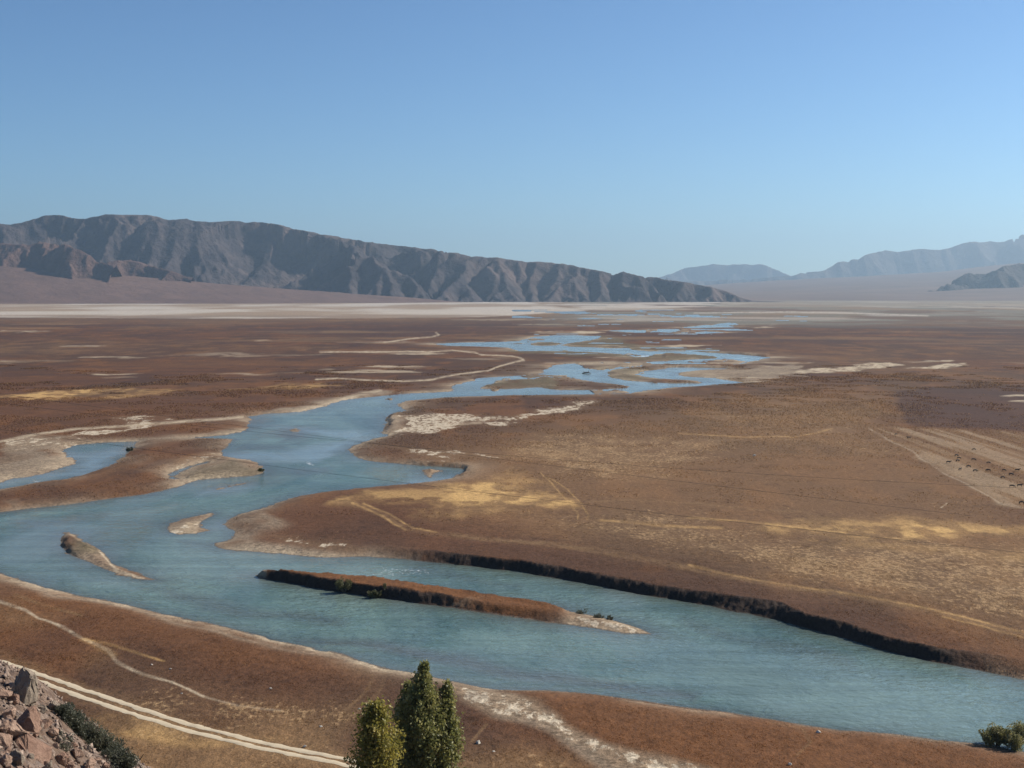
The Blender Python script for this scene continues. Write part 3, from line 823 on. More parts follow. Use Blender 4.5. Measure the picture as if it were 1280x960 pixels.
def mountain(name, prof, Dfoot, run, hscale, mat, seed, dx, label, iters=12, Kdt=0.30, rough=0.22, behind=1.0):
    P = np.array(prof, float)
    Dm = Dfoot + run * 0.8
    x0 = (P[0, 0] - CX) / F * Dm; x1 = (P[-1, 0] - CX) / F * Dm
    xs = np.arange(x0, x1, dx)
    ys = np.arange(Dfoot - run * 0.25, Dfoot + run * (1.25 + behind), dx)
    X, Y = np.meshgrid(xs, ys)
    pxs = CX + F * xs / Dm
    hc = np.maximum((HZ - np.interp(pxs, P[:, 0], P[:, 1])) / F * Dm + H, 3.0)
    w = max(3, int(45 / (F * dx / Dm)))
    hs = np.maximum(boxs(hc, w), 3.0)
    kk = np.clip(hs / hscale, 0.12, 1.0)
    ycr = Dfoot + run * kk + (fbm(xs / (run * 0.45), xs * 0 + seed, 3, seed) - 0.5) * run * 0.35 * kk
    yft = Dfoot + (fbm(xs / (run * 0.55), xs * 0 + seed + 5, 4, seed + 1) - 0.5) * run * 0.55 * kk
    T = (Y - yft[None]) / np.maximum(ycr - yft, dx)[None]
    te = np.clip(T, 0, 1)
    env = np.where(T <= 1, te ** 0.75, np.clip(1 - (T - 1) * 0.55, 0.05, 1))
    Z = hs[None] * env * 1.05
    Z = Z + (fbm(X / (run * 0.28), Y / (run * 0.28), 5, seed + 2) - 0.5) * hs[None] * rough * 2.2 * np.clip(te * 3, 0, 1)
    fixed = (T <= 0.0)
    fixed[0] = True; fixed[-1] = True
    Z = np.where(fixed & (T <= 0), -4 - 2 * np.clip(-T, 0, 3), np.maximum(Z, -2))
    Z = erode(Z, fixed, dx, iters, Kdt, hs[None] * env * 0.022, 0.95,
              np.ones_like(X) if run < 900 else np.clip(0.42 + 3.0 * np.clip(fbm(X / (run * 0.5), Y / (run * 0.35), 4, seed + 9) - 0.40, 0, 1) ** 1.1 * 2.0, 0.4, 2.2))
    Z = Z - np.clip(te * 4, 0, 1) * np.clip(hs[None] / 300, 0.1, 1.6) * (26 * (1 - ridged((X + 0.4 * Y) / (dx * 9), (Y - 0.3 * X) / (dx * 14), 4, seed + 8)))
    # pull the skyline onto the outline seen from the valley
    for _ in range(3):
        pxv = CX + F * X / Y; el = (Z - H) / Y * F
        nb = int((P[-1, 0] - P[0, 0]) / 3)
        bi = np.clip(((pxv - P[0, 0]) / 3).astype(int), 0, nb - 1)
        skyl = np.full(nb, -1e3); np.maximum.at(skyl, bi.ravel(), el.ravel())
        tgt = HZ - np.interp(P[0, 0] + 3 * (np.arange(nb) + 0.5), P[:, 0], P[:, 1])
        c_ = H * F / Dm
        ratio = np.clip((tgt + c_) / np.maximum(skyl + c_, 0.5), 0.55, 1.6)
        ratio = boxs(boxs(ratio, 13), 9) * 1.03
        Z = np.where(Z > 0, Z * np.interp(pxv, P[0, 0] + 3 * (np.arange(nb) + 0.5), ratio), Z)
    pxv = CX + F * X / Y; el = (Z - H) / Y * F
    top_ = HZ - np.interp(pxv, P[:, 0], P[:, 1])
    el = np.where(el > top_ - 1.5, top_ - 1.5 + (el - top_ + 1.5) * 0.30, el)
    Z = np.where(Z > 5, H + el * Y / F, Z)
    ny, nx = Z.shape
    o = mesh_obj(name, np.stack([X, Y, Z], -1).reshape(-1, 3), grid_faces(ny, nx), mat, smooth=True)
    return tag(o, label, 'mountain', kind='structure')

M_RANGE = rock_material('range_rock', (0.031, 0.028, 0.033), (0.100, 0.081, 0.080), 0.006, (0.150, 0.108, 0.094))
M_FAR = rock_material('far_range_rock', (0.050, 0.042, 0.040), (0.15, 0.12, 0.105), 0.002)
M_HILL = rock_material('foothill_rock', (0.085, 0.052, 0.044), (0.165, 0.102, 0.082), 0.008)
M_DHILL = rock_material('dark_hill_rock', (0.05, 0.04, 0.037), (0.10, 0.08, 0.07), 0.005)

RANGE = [(-420,330),(-300,312),(-200,300),(-80,285),(0,279),(10,281),(20,279),(45,274),(52,270),(66,267),(76,270),(90,272),(105,274),(118,270),(135,268),(150,268),(160,269),(175,268),(185,268),
 (203,273),(215,275),(232,273),(245,276),(262,278),(275,276),(290,276),(310,278),(325,277),(345,280),(370,286),(395,291),(430,297),(460,302),(500,307),(540,311),(580,318),(610,322),(620,320),
 (635,324),(665,327),(690,327),(720,332),(745,337),(765,341),(780,340),(800,344),(825,347),(845,350),(860,353),(875,355),(890,358),(903,362),(915,366),(928,371),(945,376)]
mountain('mountain_range', RANGE, 9750, 1900, 640, M_RANGE, 3, 12.0, iters=14, Kdt=0.19, label='long dark bare mountain range rising left of the valley')
mountain('foothill', [(-260,330),(-120,306),(0,304),(37,305),(57,302.5),(82,305),(100,312.5),(120,322.5),(140,332.5),(152,345),(160,352)], 9100, 760, 420, M_HILL, 21, 9.0, Kdt=0.10, label='reddish brown foothill at the left edge below the dark range')
mountain('foothill', [(110,345),(125,330),(134,327.5),(150,324),(170,326),(185,330),(200,334),(225,341),(240,350),(250,354)], 9350, 560, 330, M_HILL, 23, 9.0, Kdt=0.08, label='lower reddish foothill just right of the larger one')
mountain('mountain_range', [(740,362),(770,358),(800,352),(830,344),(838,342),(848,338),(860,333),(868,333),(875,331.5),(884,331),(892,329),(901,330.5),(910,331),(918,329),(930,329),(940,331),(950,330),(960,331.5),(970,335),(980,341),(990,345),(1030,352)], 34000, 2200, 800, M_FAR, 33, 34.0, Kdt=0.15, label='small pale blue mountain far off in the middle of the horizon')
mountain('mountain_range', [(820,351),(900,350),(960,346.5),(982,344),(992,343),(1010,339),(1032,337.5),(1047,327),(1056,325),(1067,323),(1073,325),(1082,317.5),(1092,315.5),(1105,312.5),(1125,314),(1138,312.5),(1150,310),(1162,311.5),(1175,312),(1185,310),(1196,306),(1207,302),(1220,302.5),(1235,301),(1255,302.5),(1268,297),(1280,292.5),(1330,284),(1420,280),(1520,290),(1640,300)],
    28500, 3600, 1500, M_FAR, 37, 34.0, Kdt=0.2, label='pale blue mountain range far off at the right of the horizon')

def fan(name, top, Dt, bot, Db, mat, seed, label, amp=6.0, back=None):
    T_ = np.array(top, float); B_ = np.array(bot, float)
    px = np.linspace(T_[0, 0], T_[-1, 0], 500)
    zt = H - (np.interp(px, T_[:, 0], T_[:, 1]) - HZ) / F * Dt
    zt = np.maximum(zt, 1.0)
    db = np.interp(px, B_[:, 0], B_[:, 1])
    t = np.linspace(-0.02, 1.35, 140)
    T, I = np.meshgrid(t, np.arange(len(px)), indexing='ij')
    Y = db[None, :] + T * (Dt - db[None, :])
    X = (px[None, :] - CX) / F * Y
    prof = np.where(T <= 1, np.clip(T, 0, 1) ** 1.12, 1 - (T - 1) * 1.2)
    Z = 0.6 + (zt[None, :] - 0.6) * prof
    u = X + 0.55 * Y
    gul = ridged(u / 420, (Y - 0.4 * X) / 2600, 4, seed)
    Z = Z - amp * (1 - gul) * np.clip(T * 3, 0, 1) * np.clip(zt[None, :] / 60, 0, 1)
    Z = np.where(T < 0, -3, Z)
    o = mesh_obj(name, np.stack([X, Y, Z], -1).reshape(-1, 3), grid_faces(len(t), len(px)), mat, smooth=True)
    return tag(o, label, 'slope', kind='structure')

M_FAN = rock_material('fan_gravel', (0.125, 0.078, 0.062), (0.175, 0.108, 0.084), 0.003, None, 0.3)
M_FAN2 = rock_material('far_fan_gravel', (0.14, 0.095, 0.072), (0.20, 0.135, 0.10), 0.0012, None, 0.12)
fan('alluvial_fan', [(-420,322),(-200,325),(0,331.5),(75,336),(150,343),(250,351),(300,355),(400,363),(500,370.5),(540,374),(575,377)], 9650,
    [(-420,8150),(300,8350),(500,9000),(575,9600)], 0, M_FAN, 51, 'smooth brown gravel slope rising to the foot of the left range', 10)
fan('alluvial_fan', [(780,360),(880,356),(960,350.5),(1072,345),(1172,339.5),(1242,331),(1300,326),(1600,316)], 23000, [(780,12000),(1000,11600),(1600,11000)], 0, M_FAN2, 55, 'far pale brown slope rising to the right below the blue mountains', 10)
mountain('hill', [(1120,371),(1150,366),(1170,361),(1180,354),(1195,348),(1205,344),(1215,340),(1222,341),(1232,342),(1245,337),(1254,332),(1262,330),(1275,328.5),(1290,330),(1330,322),(1400,318),(1480,330),(1560,352)], 14200, 1000, 480, M_DHILL, 61, 13.0, Kdt=0.09, label='dark low hill standing at the right edge before the blue range')

# ------------------------------------------------------------------ the rocky hillside the camera stands on
hx = np.linspace(-95, 45, 420); hy = np.linspace(-30, 150, 440)
HXg, HYg = np.meshgrid(hx, hy)
def hill_height(X, Y):
    ax = -0.364 * Y                                     # line of the spur in plan
    t = (X - ax) * 0.94                                 # metres to the right of it
    za = np.interp(Y, [-40, 0, 8, 25, 44, 47, 62, 110, 150], [66, 63.2, 61.4, 56.9, 53.3, 52.3, 44, 12, -2])
    t0 = np.clip(t, 0, None)
    z = za - 0.62 * t0 - 0.035 * t0 ** 2 + np.clip(-t, 0, 30) * 0.03
    # under the feet of the camera
    z = np.where((np.hypot(X, Y + 2) < 4), np.maximum(z, 63.2 - 0.35 * np.hypot(X, Y + 2)), z)
    z = z + (fbm(X / 5, Y / 5, 4, 101) - 0.5) * 1.3 + (fbm(X / 0.9, Y / 0.9, 4, 102) - 0.5) * 0.5
    z = z + (ridged(X / 2.2, Y / 2.2, 3, 103) - 0.4) * 0.35
    return np.maximum(z, -3)
HZg = hill_height(HXg, HYg)
def hill_material():
    m, nt, b = new_mat('hillside_soil')
    p = geo_pos(nt)
    n_ = noise(nt, p, 0.8, 6, 0.7)
    c = mixc(nt, mapr(nt, n_, 0.33, 0.66), (0.115, 0.070, 0.047), (0.25, 0.168, 0.118))
    vo = N(nt, 'ShaderNodeTexVoronoi'); vo.inputs['Scale'].default_value = 5.0; nt.links.new(p, vo.inputs['Vector'])
    gs = N(nt, 'ShaderNodeSeparateColor'); nt.links.new(vo.outputs['Color'], gs.inputs[0])
    c = mixc(nt, mapr(nt, gs.outputs[0], 0.72, 0.78, 0, 0.6), c, (0.30, 0.225, 0.18))
    nt.links.new(c, b.inputs['Base Color'])
    b.inputs['Roughness'].default_value = 0.95
    hgt = math_n(nt, 'ADD', noise(nt, p, 2.5, 6, 0.75), math_n(nt, 'MULTIPLY', vo.outputs['Distance'], -0.8))
    bump(nt, b, hgt, 1.0, 0.25)
    return m
hill = mesh_obj('hillside', np.stack([HXg, HYg, HZg], -1).reshape(-1, 3), grid_faces(len(hy), len(hx)), hill_material(), smooth=True)
tag(hill, 'steep stony hillside falling away at the lower left corner', 'hillside', kind='structure')

def hill_pt(px, py):
    """where the sight line through a pixel meets the hillside"""
    Y = np.linspace(6, 70, 3000)
    X = (px - CX) / F * Y
    Z = H - (py - HZ) / F * Y
    d = Z - hill_height(X, Y)
    i = np.argmax(d < 0)
    if not (d < 0).any(): i = np.argmin(d)
    return X[i], Y[i], float(hill_height(X[i:i + 1], Y[i:i + 1])[0])

# ------------------------------------------------------------------ dirt road (two wheel tracks)
def ground_z(x, y):
    r = np.clip(np.searchsorted(RY, y), 1, NR - 1); s = np.clip(np.searchsorted(S, x / y), 1, NC - 1)
    return np.maximum.reduce([GZ[r, s], GZ[r - 1, s], GZ[r, s - 1], GZ[r - 1, s - 1]])
def ground_at(arr, x, y):
    r = np.clip(np.searchsorted(RY, y), 0, NR - 1); s = np.clip(np.searchsorted(S, x / y), 0, NC - 1)
    return arr[r, s]
def ribbon(pts, width, z_off):
    P = gpa(pts, 1.0)
    d = np.concatenate([[0], np.cumsum(np.hypot(*np.diff(P, axis=0).T))])
    t = np.arange(0, d[-1], 0.6)
    x = np.interp(t, d, P[:, 0]); y = np.interp(t, d, P[:, 1])
    for _ in range(6):
        x[1:-1] = (x[:-2] + 2 * x[1:-1] + x[2:]) / 4; y[1:-1] = (y[:-2] + 2 * y[1:-1] + y[2:]) / 4
    for _ in range(30):
        x[5:-5] = (x[:-10] + x[5:-5] + x[10:]) / 3; y[5:-5] = (y[:-10] + y[5:-5] + y[10:]) / 3
    tx, ty = np.gradient(x), np.gradient(y)
    l = np.hypot(tx, ty); nx, ny = -ty / l, tx / l
    rows = []
    for j, w in enumerate(np.linspace(-0.5, 0.5, 5)):
        ww = width * w * (1 + 0.9 * (fbm(t / 1.6, t * 0 + j * 3.7, 3, 7) - 0.5))
        X = x + nx * ww; Y = y + ny * ww
        rows.append(np.stack([X, Y, ground_z(X, Y) + z_off - (0.05 if j in (0, 4) else 0)], -1))
    return np.stack(rows, 0)
A = [(-200,755),(-100,792),(0,826),(39,839),(109,862.5),(156,879.5),(201,898),(269,917),(336,932),(430,951.5),(520,966),(640,985)]
B = [(-200,761),(-100,799),(0,834),(42,848),(94,867),(141,887),(200,906),(215,910.5),(289,930),(356,943),(430,957),(520,973),(640,993)]
vs, fs, off = [], [], 0
for pts in (A, B):
    g_ = ribbon(pts, 1.25, 0.06)
    vs.append(g_.reshape(-1, 3)); fs.append(grid_faces(*g_.shape[:2]) + off); off += g_.shape[0] * g_.shape[1]
m, nt, b = new_mat('dirt_road'); p = geo_pos(nt)
nt.links.new(mixc(nt, noise(nt, p, 1.2, 5, 0.65), (0.42, 0.335, 0.22), (0.66, 0.56, 0.40)), b.inputs['Base Color']); b.inputs['Roughness'].default_value = 0.95
road = mesh_obj('dirt_road', np.concatenate(vs), np.concatenate(fs), m, smooth=True)
tag(road, 'pale dirt road of two wheel tracks running down from the left edge', 'road', kind='structure')

# ------------------------------------------------------------------ foliage helpers
def leaf_material(name, c1, c2, c3):
    m, nt, b = new_mat(name)
    g = N(nt, 'ShaderNodeNewGeometry')
    r = g.outputs['Random Per Island']
    n_ = noise(nt, g.outputs['Position'], 0.8, 3, 0.6)
    c = mixc(nt, r, c1, c2)
    c = mixc(nt, mapr(nt, n_, 0.45, 0.7), c, c3)
    nt.links.new(c, b.inputs['Base Color'])
    b.inputs['Roughness'].default_value = 0.55
    tr = N(nt, 'ShaderNodeBsdfTranslucent'); nt.links.new(c, tr.inputs['Color'])
    mx = N(nt, 'ShaderNodeMixShader'); mx.inputs[0].default_value = 0.45
    nt.links.new(b.outputs[0], mx.inputs[1]); nt.links.new(tr.outputs[0], mx.inputs[2])
    nt.links.new(mx.outputs[0], nt.nodes['Material Output'].inputs['Surface'])
    return m
def bark_material():
    m, nt, b = new_mat('bark'); p = geo_pos(nt)
    nt.links.new(mixc(nt, noise(nt, scaled(nt, p, 4, 4, 0.8), 2, 5, 0.7), (0.09, 0.07, 0.05), (0.24, 0.20, 0.16)), b.inputs['Base Color'])
    b.inputs['Roughness'].default_value = 0.9
    return m
BARK = bark_material()
LEAF_P1 = leaf_material('poplar_leaf', (0.085, 0.10, 0.028), (0.26, 0.26, 0.08), (0.42, 0.38, 0.14))
LEAF_P2 = leaf_material('poplar_leaf_turning', (0.15, 0.15, 0.03), (0.36, 0.31, 0.06), (0.46, 0.37, 0.09))
LEAF_W = leaf_material('willow_leaf', (0.10, 0.11, 0.042), (0.25, 0.235, 0.09), (0.38, 0.33, 0.14))
LEAF_J = leaf_material('dark_shrub_leaf', (0.05, 0.058, 0.040), (0.11, 0.115, 0.075), (0.14, 0.14, 0.09))
LEAF_I = leaf_material('island_shrub_leaf', (0.05, 0.06, 0.025), (0.13, 0.13, 0.05), (0.17, 0.155, 0.065))

def leaves(centres, size, rg):
    """one small folded leaf quad per centre"""
    n = len(centres)
    u = rg.normal(size=(n, 3)); u /= np.linalg.norm(u, axis=1)[:, None]
    w = rg.normal(size=(n, 3)); v = np.cross(u, w); v /= np.linalg.norm(v, axis=1)[:, None]
    s = size * rg.uniform(0.6, 1.3, n)[:, None]
    a = centres - u * s * 0.6; c = centres + u * s * 0.6
    bb = centres + v * s * 0.38; d = centres - v * s * 0.38
    Vv = np.stack([a, bb, c, d], 1).reshape(-1, 3)
    return Vv, np.arange(4 * n, dtype=np.int32).reshape(n, 4)

def tube(path, radii, nseg=7):
    path = np.array(path, float); n = len(path)
    Vv = []
    for i in range(n):
        t = path[min(i + 1, n - 1)] - path[max(i - 1, 0)]
        t /= np.linalg.norm(t)
        a = np.cross(t, [0.3, 0.9, 0.2]); a /= np.linalg.norm(a); b_ = np.cross(t, a)
        for k in range(nseg):
            an = 2 * math.pi * k / nseg
            Vv.append(path[i] + radii[i] * (math.cos(an) * a + math.sin(an) * b_))
    fc = []
    for i in range(n - 1):
        for k in range(nseg):
            fc.append((i * nseg + k, i * nseg + (k + 1) % nseg, (i + 1) * nseg + (k + 1) % nseg, (i + 1) * nseg + k))
    return np.array(Vv), np.array(fc, np.int32)

def join(parts):
    vs, fs, off = [], [], 0
    for v, f in parts:
        vs.append(v); fs.append(f + off); off += len(v)
    return np.concatenate(vs), np.concatenate(fs)

def poplar(loc, height, rad, leaf, seed, label, nbr=150, per=120, lean=0.0, start=0.07, size=0.31, rnd=1.35):
    rg = np.random.default_rng(seed)
    root = empty('poplar_tree', loc, label, 'tree', 'poplars below the hillside')
    parts = []
    tr = [(lean * (t ** 1.5) * height + 0.1 * math.sin(5 * t), 0.08 * math.cos(4 * t), t * height * 0.97) for t in np.linspace(0, 1, 14)]
    parts.append(tube(tr, [0.30 * (1 - t) ** 0.8 + 0.025 for t in np.linspace(0, 1, 14)], 9))
    pts = []
    for i in range(nbr):
        t0 = start + (0.98 - start) * ((i + rg.uniform()) / nbr) ** 0.9
        z0 = t0 * height * 0.95
        prof = min(1.0, (t0 / 0.25) ** 0.5) * (1 - max(0, (t0 - 0.28) / 0.72) ** rnd) + 0.06
        reach = rad * prof * rg.uniform(0.4, 1.28)
        az = rg.uniform(0, 2 * math.pi)
        rise = reach * rg.uniform(1.1, 2.3)
        base = np.array([lean * (t0 ** 1.5) * height, 0, z0])
        tip = base + np.array([math.cos(az) * reach, math.sin(az) * reach, min(rise, height * 1.0 - z0)])
        mid = (base + tip) / 2 + np.array([math.cos(az), math.sin(az), -0.6]) * reach * 0.15
        if i % 3 == 0:
            parts.append(tube([base, mid, tip], [0.07 * (1 - t0) + 0.02, 0.04, 0.012], 5))
        m_ = int(per * (0.35 + 0.8 * prof))
        s = rg.uniform(0.30, 1.05, m_) ** 0.8
        P = base[None] * ((1 - s) ** 2)[:, None] + 2 * mid[None] * (s * (1 - s))[:, None] + tip[None] * (s ** 2)[:, None]
        sp = 0.16 + 0.24 * prof
        P = P + rg.normal(size=(m_, 3)) * np.array([sp, sp, sp * 1.5])
        pts.append(P)
    o = mesh_obj('trunk', *join(parts), BARK, root, smooth=True)
    v, f = leaves(np.concatenate(pts), size, rg)
    mesh_obj('crown', v, f, leaf, root)
    return root

def shrub(name, loc, wid, hgt, leaf, seed, label, cat='shrub', group=None, n=4000, size=0.2, stems=9, wide=1.0):
    rg = np.random.default_rng(seed)
    root = empty(name, loc, label, cat, group)
    parts, pts = [], []
    for i in range(stems):
        az = rg.uniform(0, 2 * math.pi); rr = wid * 0.5 * math.sqrt(rg.uniform(0.02, 1))
        tip = np.array([math.cos(az) * rr * wide, math.sin(az) * rr, hgt * rg.uniform(0.6, 0.98) * (1 - 0.35 * (rr / (wid * 0.5)) ** 2)])
        base = np.array([tip[0] * 0.2, tip[1] * 0.2, -0.15])
        mid = (base + tip) / 2 + np.array([tip[0], tip[1], 0]) * 0.12
        parts.append(tube([base, mid, tip], [0.05 * hgt / 2, 0.03 * hgt / 2, 0.008], 5))
        for s0, c in ((0.45, mid), (0.75, (mid + tip) / 2), (1.0, tip)):
            m_ = max(8, int(n / stems / 3))
            r_ = wid * 0.16
            off = rg.normal(size=(m_, 3)); off /= np.linalg.norm(off, axis=1)[:, None]
            off *= (rg.uniform(0.25, 1.0, m_) ** 0.5)[:, None] * r_ * rg.uniform(0.7, 1.25)
            P = c + off * np.array([1, 1, 0.9])
            P[:, 2] = np.maximum(P[:, 2], 0.02)
            pts.append(P)
    mesh_obj('stem', *join(parts), BARK, root, smooth=True)
    v, f = leaves(np.concatenate(pts), size, rg)
    mesh_obj('foliage', v, f, leaf, root)
    return root

def at_ground(px, py, z=1.0):
    x, y = gp(px, py, z)
    return (x, y, float(ground_at(GZ, np.array([x]), np.array([y]))[0]) - 0.03)

# poplars below the hill
def poplar_at(px, top, base_py, rad, leaf, seed, label, **kw):
    loc = at_ground(px, base_py, 1.0)
    hgt = (H - loc[2]) - (top - HZ) / F * loc[1]
    return poplar(loc, hgt, rad, leaf, seed, label, **kw)
poplar_at(530, 820, 1015, 2.9, LEAF_P1, 11, 'tallest dark green poplar at the bottom of the view', nbr=190, per=130, rnd=1.08)
poplar_at(509, 846, 1008, 1.9, LEAF_P1, 12, 'slimmer dark poplar pressed against the left side of the tallest one', nbr=120, per=110)
poplar_at(559, 843, 1012, 1.5, LEAF_P1, 15, 'narrow dark poplar merging with the right side of the tallest one', nbr=100, per=90)
poplar_at(470, 872, 1058, 2.2, LEAF_P2, 13, 'shorter poplar with yellowing leaves left of the dark ones', nbr=150, per=110, rnd=2.2)
shrub('poplar_sapling', at_ground(573, 1010), 3.4, 6.6, LEAF_P1, 14, 'low leafy poplar sapling at the foot of the dark poplars on the right', 'tree', None, 3000, 0.26, 12)
shrub('poplar_sapling', at_ground(441, 1010), 2.2, 5.4, LEAF_P1, 16, 'small leafy sapling at the foot of the yellowing poplar on the left', 'tree', None, 1500, 0.26, 8)

# willow bushes at the right edge
shrub('willow_bush', at_ground(1243, 923), 3.8, 3.0, LEAF_W, 31, 'smaller round willow bush on the near river bank, left of its twin', 'bush', 'willow bushes on the near bank', 5200, 0.2, 16)
shrub('willow_bush', at_ground(1268, 926), 4.6, 4.1, LEAF_W, 32, 'larger pale topped willow bush on the near river bank at the right edge', 'bush', 'willow bushes on the near bank', 6500, 0.2, 18)
# shrubs of the islands
shrub('shrub', at_ground(430, 739, 0.3), 3.4, 3.0, LEAF_I, 33, 'largest green shrub, on the narrow end of the long island', 'shrub', None, 2600, 0.2, 14)
shrub('shrub', at_ground(468, 743, 0.6), 3.2, 1.7, LEAF_I, 34, 'low dark shrub on the island edge right of the largest shrub', 'shrub', None, 1600, 0.2, 10)
shrub('shrub', at_ground(481, 741, 1.0), 1.0, 1.4, LEAF_I, 35, 'tiny upright shrub on the long island crest', 'shrub', None, 500, 0.18, 6)
for i, (px, py, w, h_, lb) in enumerate(((728, 764, 2.8, 0.8, 'low scrub tuft on the gravel tail nearest the grassy island'), (748, 770, 2.2, 0.8, 'middle low scrub tuft along the gravel tail of the island'), (760, 772, 1.8, 0.8, 'low scrub tuft farthest out on the gravel tail of the island'))):
    shrub('shrub', at_ground(px, py, 0.4), w, h_, LEAF_J, 40 + i, lb, 'shrub', 'scrub on the gravel tail', 500, 0.2, 7)
shrub('shrub', at_ground(162, 562, 0.6), 2.6, 1.7, LEAF_J, 45, 'lone black looking shrub at the end of the left backwater', 'shrub', None, 900, 0.35, 8)
shrub('shrub', at_ground(326, 587, 0.8), 2.6, 1.2, LEAF_I, 46, 'olive shrub on the tip of the scrubby river bend', 'shrub', None, 700, 0.3, 8)

# ------------------------------------------------------------------ boulders and shrubs of the hillside
def boulder_material(name, c1, c2):
    m, nt, b = new_mat(name)
    tc = N(nt, 'ShaderNodeTexCoord').outputs['Object']
    n_ = noise(nt, tc, 2.2, 6, 0.7)
    c = mixc(nt, mapr(nt, n_, 0.3, 0.7), c1, c2)
    n2_ = noise(nt, tc, 6.0, 5, 0.7)
    c = mixc(nt, mapr(nt, n2_, 0.60, 0.72, 0, 0.6), c, (0.10, 0.075, 0.06))
    nt.links.new(c, b.inputs['Base Color'])
    b.inputs['Roughness'].default_value = 0.9
    bump(nt, b, noise(nt, tc, 5, 8, 0.75), 0.9, 0.12)
    return m
B_PINK = boulder_material('pink_boulder', (0.27, 0.16, 0.11), (0.50, 0.345, 0.25))
B_BROWN = boulder_material('brown_boulder', (0.19, 0.105, 0.070), (0.38, 0.235, 0.165))
B_GREY = boulder_material('grey_boulder', (0.20, 0.155, 0.115), (0.36, 0.29, 0.22))

def boulder_mesh(seed, sx, sy, sz):
    rg = random.Random(seed)
    bm = bmesh.new()
    for i in range(15):
        while True:
            v = Vector((rg.uniform(-1, 1), rg.uniform(-1, 1), rg.uniform(-1, 1)))
            if 0.55 < v.length < 1.0: break
        v = v.normalized() * rg.uniform(0.8, 1.0)
        bm.verts.new((v.x * sx, v.y * sy, v.z * sz))
    r = bmesh.ops.convex_hull(bm, input=bm.verts)
    loose = [g for g in r['geom_interior'] if isinstance(g, bmesh.types.BMVert)]
    bmesh.ops.delete(bm, geom=loose, context='VERTS')
    bmesh.ops.bevel(bm, geom=bm.edges[:], offset=0.05 * min(sx, sy, sz), segments=1, affect='EDGES')
    bmesh.ops.triangulate(bm, faces=bm.faces[:])
    bmesh.ops.subdivide_edges(bm, edges=[e for e in bm.edges if e.calc_length() > 0.3 * max(sx, sy, sz)], cuts=2, use_grid_fill=True)
    for v in bm.verts:
        k = 0.035 * min(sx, sy, sz)
        v.co += Vector((rg.gauss(0, k), rg.gauss(0, k), rg.gauss(0, k)))
    bmesh.ops.recalc_face_normals(bm, faces=bm.faces)
    me = bpy.data.meshes.new('boulder')
    bm.to_mesh(me); bm.free()
    return me

def boulder(px, py, wpx, hpx, mat, seed, label, group=None, rot=None, sink=0.25):
    x, y, z = hill_pt(px, py + hpx * 0.45)
    sc = y / F
    me = boulder_mesh(seed, wpx * sc * 0.64, wpx * sc * 0.56, hpx * sc * 0.70)
    me.materials.append(mat)
    o = bpy.data.objects.new('boulder', me)
    C.link(o)
    o.location = (x, y, z + hpx * sc * (0.5 - sink))
    rg = random.Random(seed + 5)
    o.rotation_euler = rot or (rg.uniform(-.2, .2), rg.uniform(-.2, .2), rg.uniform(0, 6))
    return tag(o, label, 'rock', group or 'boulders on the hillside')
boulder(27, 853, 36, 44, B_GREY, 3, 'topmost upright boulder standing against the dirt road', rot=(0.1, -0.1, 0.7))
boulder(35, 898, 34, 38, B_BROWN, 8, 'reddish boulder with one bright face, midway down the slope', rot=(0.1, 0.2, 2.4))
boulder(46, 934, 58, 40, B_BROWN, 13, 'biggest dark brown slab of the slope, tilted to the right', rot=(0.1, 0.5, 0.4))
boulder(13, 908, 42, 22, B_PINK, 17, 'flat pinkish slab at the left edge above the biggest dark slab', rot=(0, 0.1, 0.2))
boulder(11, 889, 18, 18, B_PINK, 21, 'pale wedge of rock at the left edge above the flat pinkish slab')
boulder(97, 940, 17, 14, B_PINK, 24, 'bright pink stone beside the lower end of the shrub row')
boulder(165, 951, 22, 20, B_GREY, 29, 'rounded grey boulder lowest on the slope, right of the shrubs')
boulder(176, 958, 9, 8, B_GREY, 30, 'little pale stone touching the lowest grey boulder')
boulder(112, 953, 16, 16, B_PINK, 33, 'pale upright stone below the bright pink one')
boulder(78, 947, 18, 16, B_BROWN, 35, 'dark brown stone right of the biggest slab')
boulder(67, 882, 14, 14, B_GREY, 37, 'small grey rock at the upper end of the shrub row')
boulder(29, 866, 13, 10, B_PINK, 39, 'small pale rock at the foot of the topmost boulder')
rs = random.Random(77)
mid = [(6,866,13),(18,874,12),(4,925,20),(20,948,18),(8,950,14),(58,905,13),(66,915,11),(58,956,14),(88,958,13),(130,957,10),(24,922,12),(52,885,11),(14,858,10)]
for j, (px, py, sz) in enumerate(mid):
    boulder(px, py, sz * 1.25, sz, (B_PINK, B_BROWN, B_PINK, B_GREY)[j % 4], 300 + j, 'middle sized angular block among the loose stones of the slope', 'middle sized blocks on the rocky slope', sink=0.15)
cnt = 0
while cnt < 46:
    px = rs.uniform(-6, 150); py = rs.uniform(850, 958)
    if py < 846 + px * 0.78 or (60 < px and py < 884 + (px - 70) * 0.8): continue
    s_ = rs.uniform(4, 10)
    boulder(px, py, s_ * rs.uniform(0.9, 1.5), s_, rs.choice([B_PINK, B_PINK, B_BROWN, B_GREY]), 200 + cnt, 'small angular stone lying loose on the rocky slope', 'small stones on the rocky slope', sink=0.2)
    cnt += 1
